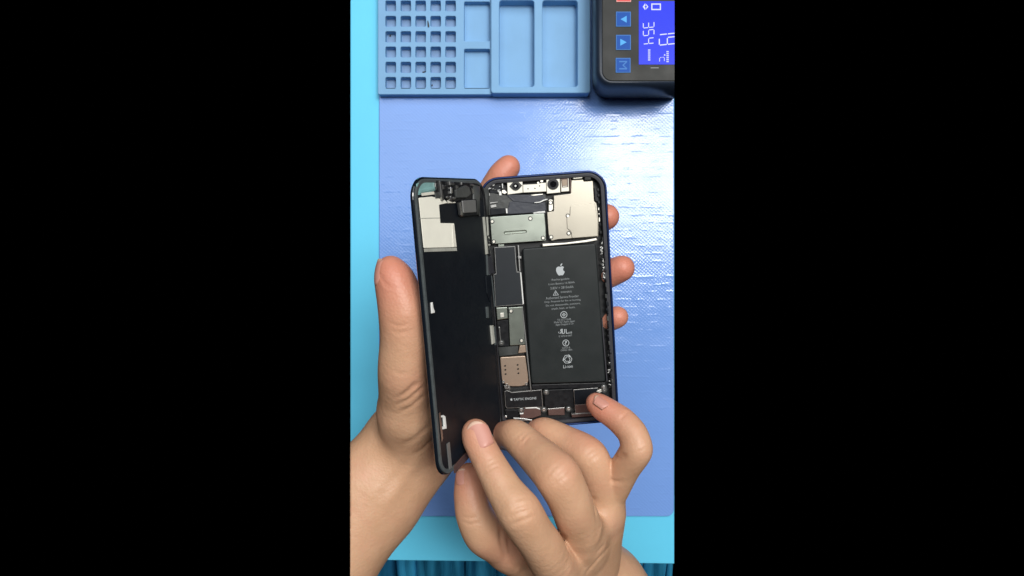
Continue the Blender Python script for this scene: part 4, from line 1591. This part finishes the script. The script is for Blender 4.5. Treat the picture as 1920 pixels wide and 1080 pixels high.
r_creases = [
    # index knuckle and end joint
    ([(955, 958, 300), (970, 949, 300), (990, 944, 300)], 1.0, .55), ([(950, 972, 300), (972, 962, 300), (998, 954, 300)], 1.0, .5),
    ([(956, 986, 300), (978, 975, 300), (1004, 966, 300)], 1.1, .5), ([(962, 941, 302), (974, 936, 302), (986, 933, 302)], .9, .35),
    ([(972, 953, 300), (980, 962, 300), (984, 972, 300)], .9, .3),
    ([(897, 882, 313), (914, 872, 313), (932, 864, 313)], .9, .45), ([(901, 890, 313), (918, 880, 313), (937, 871, 313)], .8, .35), ([(895, 873, 313), (910, 864, 313), (926, 857, 313)], .8, .3),
    # middle, ring
    ([(1030, 905, 308), (1044, 890, 308), (1062, 874, 308)], 1.1, .4), ([(1036, 914, 308), (1052, 899, 308), (1072, 884, 308)], 1.0, .4), ([(1024, 896, 309), (1036, 882, 309), (1052, 868, 309)], .9, .3),
    ([(1092, 862, 325), (1104, 848, 325), (1118, 838, 325)], 1.0, .35), ([(1100, 872, 325), (1114, 858, 325), (1128, 850, 325)], 1.0, .35),
    ([(972, 830, 335), (981, 820, 335), (989, 811, 335)], .8, .25), ([(978, 836, 335), (987, 826, 335), (995, 817, 335)], .7, .22), ([(968, 822, 335), (975, 814, 335), (982, 807, 335)], .7, .2),
    # little finger
    ([(1146, 853, 330), (1160, 858, 330), (1180, 850, 328)], 1.5, .8), ([(1140, 897, 338), (1152, 903, 335), (1170, 902, 335)], 1.4, .7),
    ([(1186, 848, 324), (1198, 846, 324), (1210, 840, 324)], .9, .35), ([(1184, 838, 324), (1197, 835, 324), (1210, 830, 324)], .8, .3), ([(1160, 790, 332), (1170, 780, 332), (1178, 770, 332)], .8, .35),
    # thumb web folds
    ([(938, 985, 335), (940, 1015, 338), (952, 1055, 345)], 1.8, 1.1), ([(950, 1005, 335), (957, 1035, 338), (972, 1072, 345)], 1.6, .9), ([(962, 1030, 335), (972, 1052, 340), (985, 1078, 345)], 1.3, .6),
    ([(864, 968, 330), (880, 972, 328), (898, 968, 328)], .9, .35), ([(866, 978, 330), (882, 983, 328), (902, 979, 328)], .9, .35),
    # fold where the back of the hand meets the wrist
    ([(1142, 1028, 365), (1122, 1048, 365), (1098, 1076, 365)], 1.4, .9), ([(1136, 1018, 360), (1115, 1040, 365)], 1.5, .5),
    ([(1048, 998, 330), (1058, 1016, 332), (1070, 1040, 335)], 1.6, 1.6), ([(1109, 925, 335), (1114, 945, 338), (1118, 975, 342)], 1.6, .9),
    # tendon ridges on the back of the hand
    ([(1108, 1000, 320), (1104, 1030, 335), (1098, 1065, 350)], 3.0, -.6), ([(1132, 965, 330), (1124, 1000, 340), (1112, 1035, 355)], 2.6, -.5), ([(1060, 1040, 318), (1068, 1062, 325), (1074, 1085, 335)], 3.0, -.5)]
r_bumps = [((975, 958, 300, 9), .5), ((1048, 884, 308, 9), .5), ((1110, 847, 325, 8), .5), ((1200, 838, 324, 7), .5),
           ((1146, 966, 340, 8), 1.2), ((1050, 1030, 318, 10), .6), ((1096, 985, 322, 10), .6)]
r_tips = [(892, 808, 310, 17, .5), (934, 815, 355, 17, .9), (990, 815, 362, 15, .7), (1122, 756, 338, 20, .85), (877, 893, 332, 17, .6), (1150, 790, 338, 12, .5),
          (950, 1035, 335, 16, .35), (985, 955, 297, 8, .2), (1054, 884, 306, 10, .2)]
rh, rf = build_hand("right hand coming from below, index finger and thumb pinching the screen's lower end", [r_index, r_middle, r_ring, r_pinky, r_thumb], r_palm, r_creases, r_bumps, (), r_tips, (1080, 1040, 380), kf=5.0, kp=11.0)

nail(rf, rh, "fingernail", (897, 817, 308), (887, 787, 314), (-.08, .20, 1), 12.4, 13.6, rad=.66)
nail(rf, rh, "fingernail", (1129, 754, 337), (1108, 741, 342), (.42, .68, .62), 8.6, 9.5)
nail(rf, rh, "fingernail", (868, 895, 333), (867, 873, 336), (-.30, .2, 1), 9.5, 9.0)

# left hand: carries the phone from beneath, thumb along the screen's free edge
l_thumb = [(733, 506, 300, 7.0), (741, 528, 300, 9.8), (757, 585, 302, 12.2), (762, 640, 306, 12.6), (760, 700, 312, 13.4), (768, 770, 330, 16)]
l_index = [(953, 314, 357, 7.0), (938, 332, 358, 7.6), (905, 390, 366, 8.2), (885, 470, 374, 9), (880, 560, 384, 10)]
l_middle = [(1136, 407, 358, 7.6), (1100, 425, 366, 8), (1020, 470, 376, 8.6), (940, 560, 386, 10)]
l_ring = [(1166, 503, 357, 7.4), (1135, 516, 363, 8.3), (1060, 545, 376, 8.6), (960, 600, 388, 10)]
l_pinky = [(1158, 594, 360, 6.2), (1140, 600, 364, 6.8), (1070, 620, 376, 7.5), (980, 660, 386, 9)]
NRM = (0.2, -0.1, 1)
l_palm = [((768, 775, 330, 16), (775, 830, 352, 20)), ((880, 560, 386, 11), (830, 760, 384, 18)), ((940, 560, 389, 11), (840, 770, 386, 18)),
          ((960, 600, 391, 11), (850, 780, 388, 18)), ((980, 660, 390, 10), (850, 790, 386, 17)), ((810, 760, 374, 20), (768, 838, 362, 24)),
          ((768, 838, 360, 26.5), (700, 925, 350, 27), NRM, .72), ((700, 925, 350, 27), (520, 1155, 335, 36), NRM, .8)]
l_creases = [
    ([(745, 748, 312), (765, 735, 312), (790, 712, 316)], 1.3, .7), ([(740, 762, 315), (768, 747, 314), (797, 722, 318)], 1.2, .6), ([(752, 740, 312), (766, 730, 312), (782, 712, 314)], 1.0, .4),
    ([(748, 774, 318), (775, 760, 317), (799, 738, 320)], 1.2, .5), ([(735, 692, 305), (750, 700, 303), (770, 698, 303)], 1.3, .3),
    ([(728, 605, 295), (748, 612, 292), (772, 606, 292)], 1.1, .3), ([(730, 618, 295), (750, 624, 292), (776, 618, 292)], 1.1, .25),
    ([(752, 838, 335), (785, 818, 335), (812, 790, 340)], 2.2, .7), ([(768, 858, 340), (792, 842, 340), (818, 818, 345)], 1.8, .5),
    ([(712, 512, 300), (722, 532, 296), (737, 541, 292)], 1.0, .3),
    # tendons and veins of the wrist
    ([(790, 850, 338), (755, 900, 336), (705, 970, 334)], 4.0, -.9), ([(760, 850, 336), (725, 890, 334), (680, 950, 332)], 3.5, -.5)]
l_bumps = [((716, 690, 310, 14), .5)]
l_tips = [(735, 505, 295, 27, .85), (765, 560, 295, 22, .45), (953, 312, 350, 22, .95), (1140, 408, 352, 22, 1.0), (1168, 503, 350, 26, .95), (1160, 594, 354, 20, .9), (790, 690, 312, 16, .35)]
lh, lf = build_hand("left hand and wrist carrying the phone from beneath, thumb along the screen edge", [l_thumb, l_index, l_middle, l_ring, l_pinky], l_palm, l_creases, l_bumps, ('L',), l_tips, (770, 830, 370), kf=7.0)
nail(lf, lh, "fingernail", (722, 508, 299), (713, 478, 301), (-1, .12, .38), 11, 13)
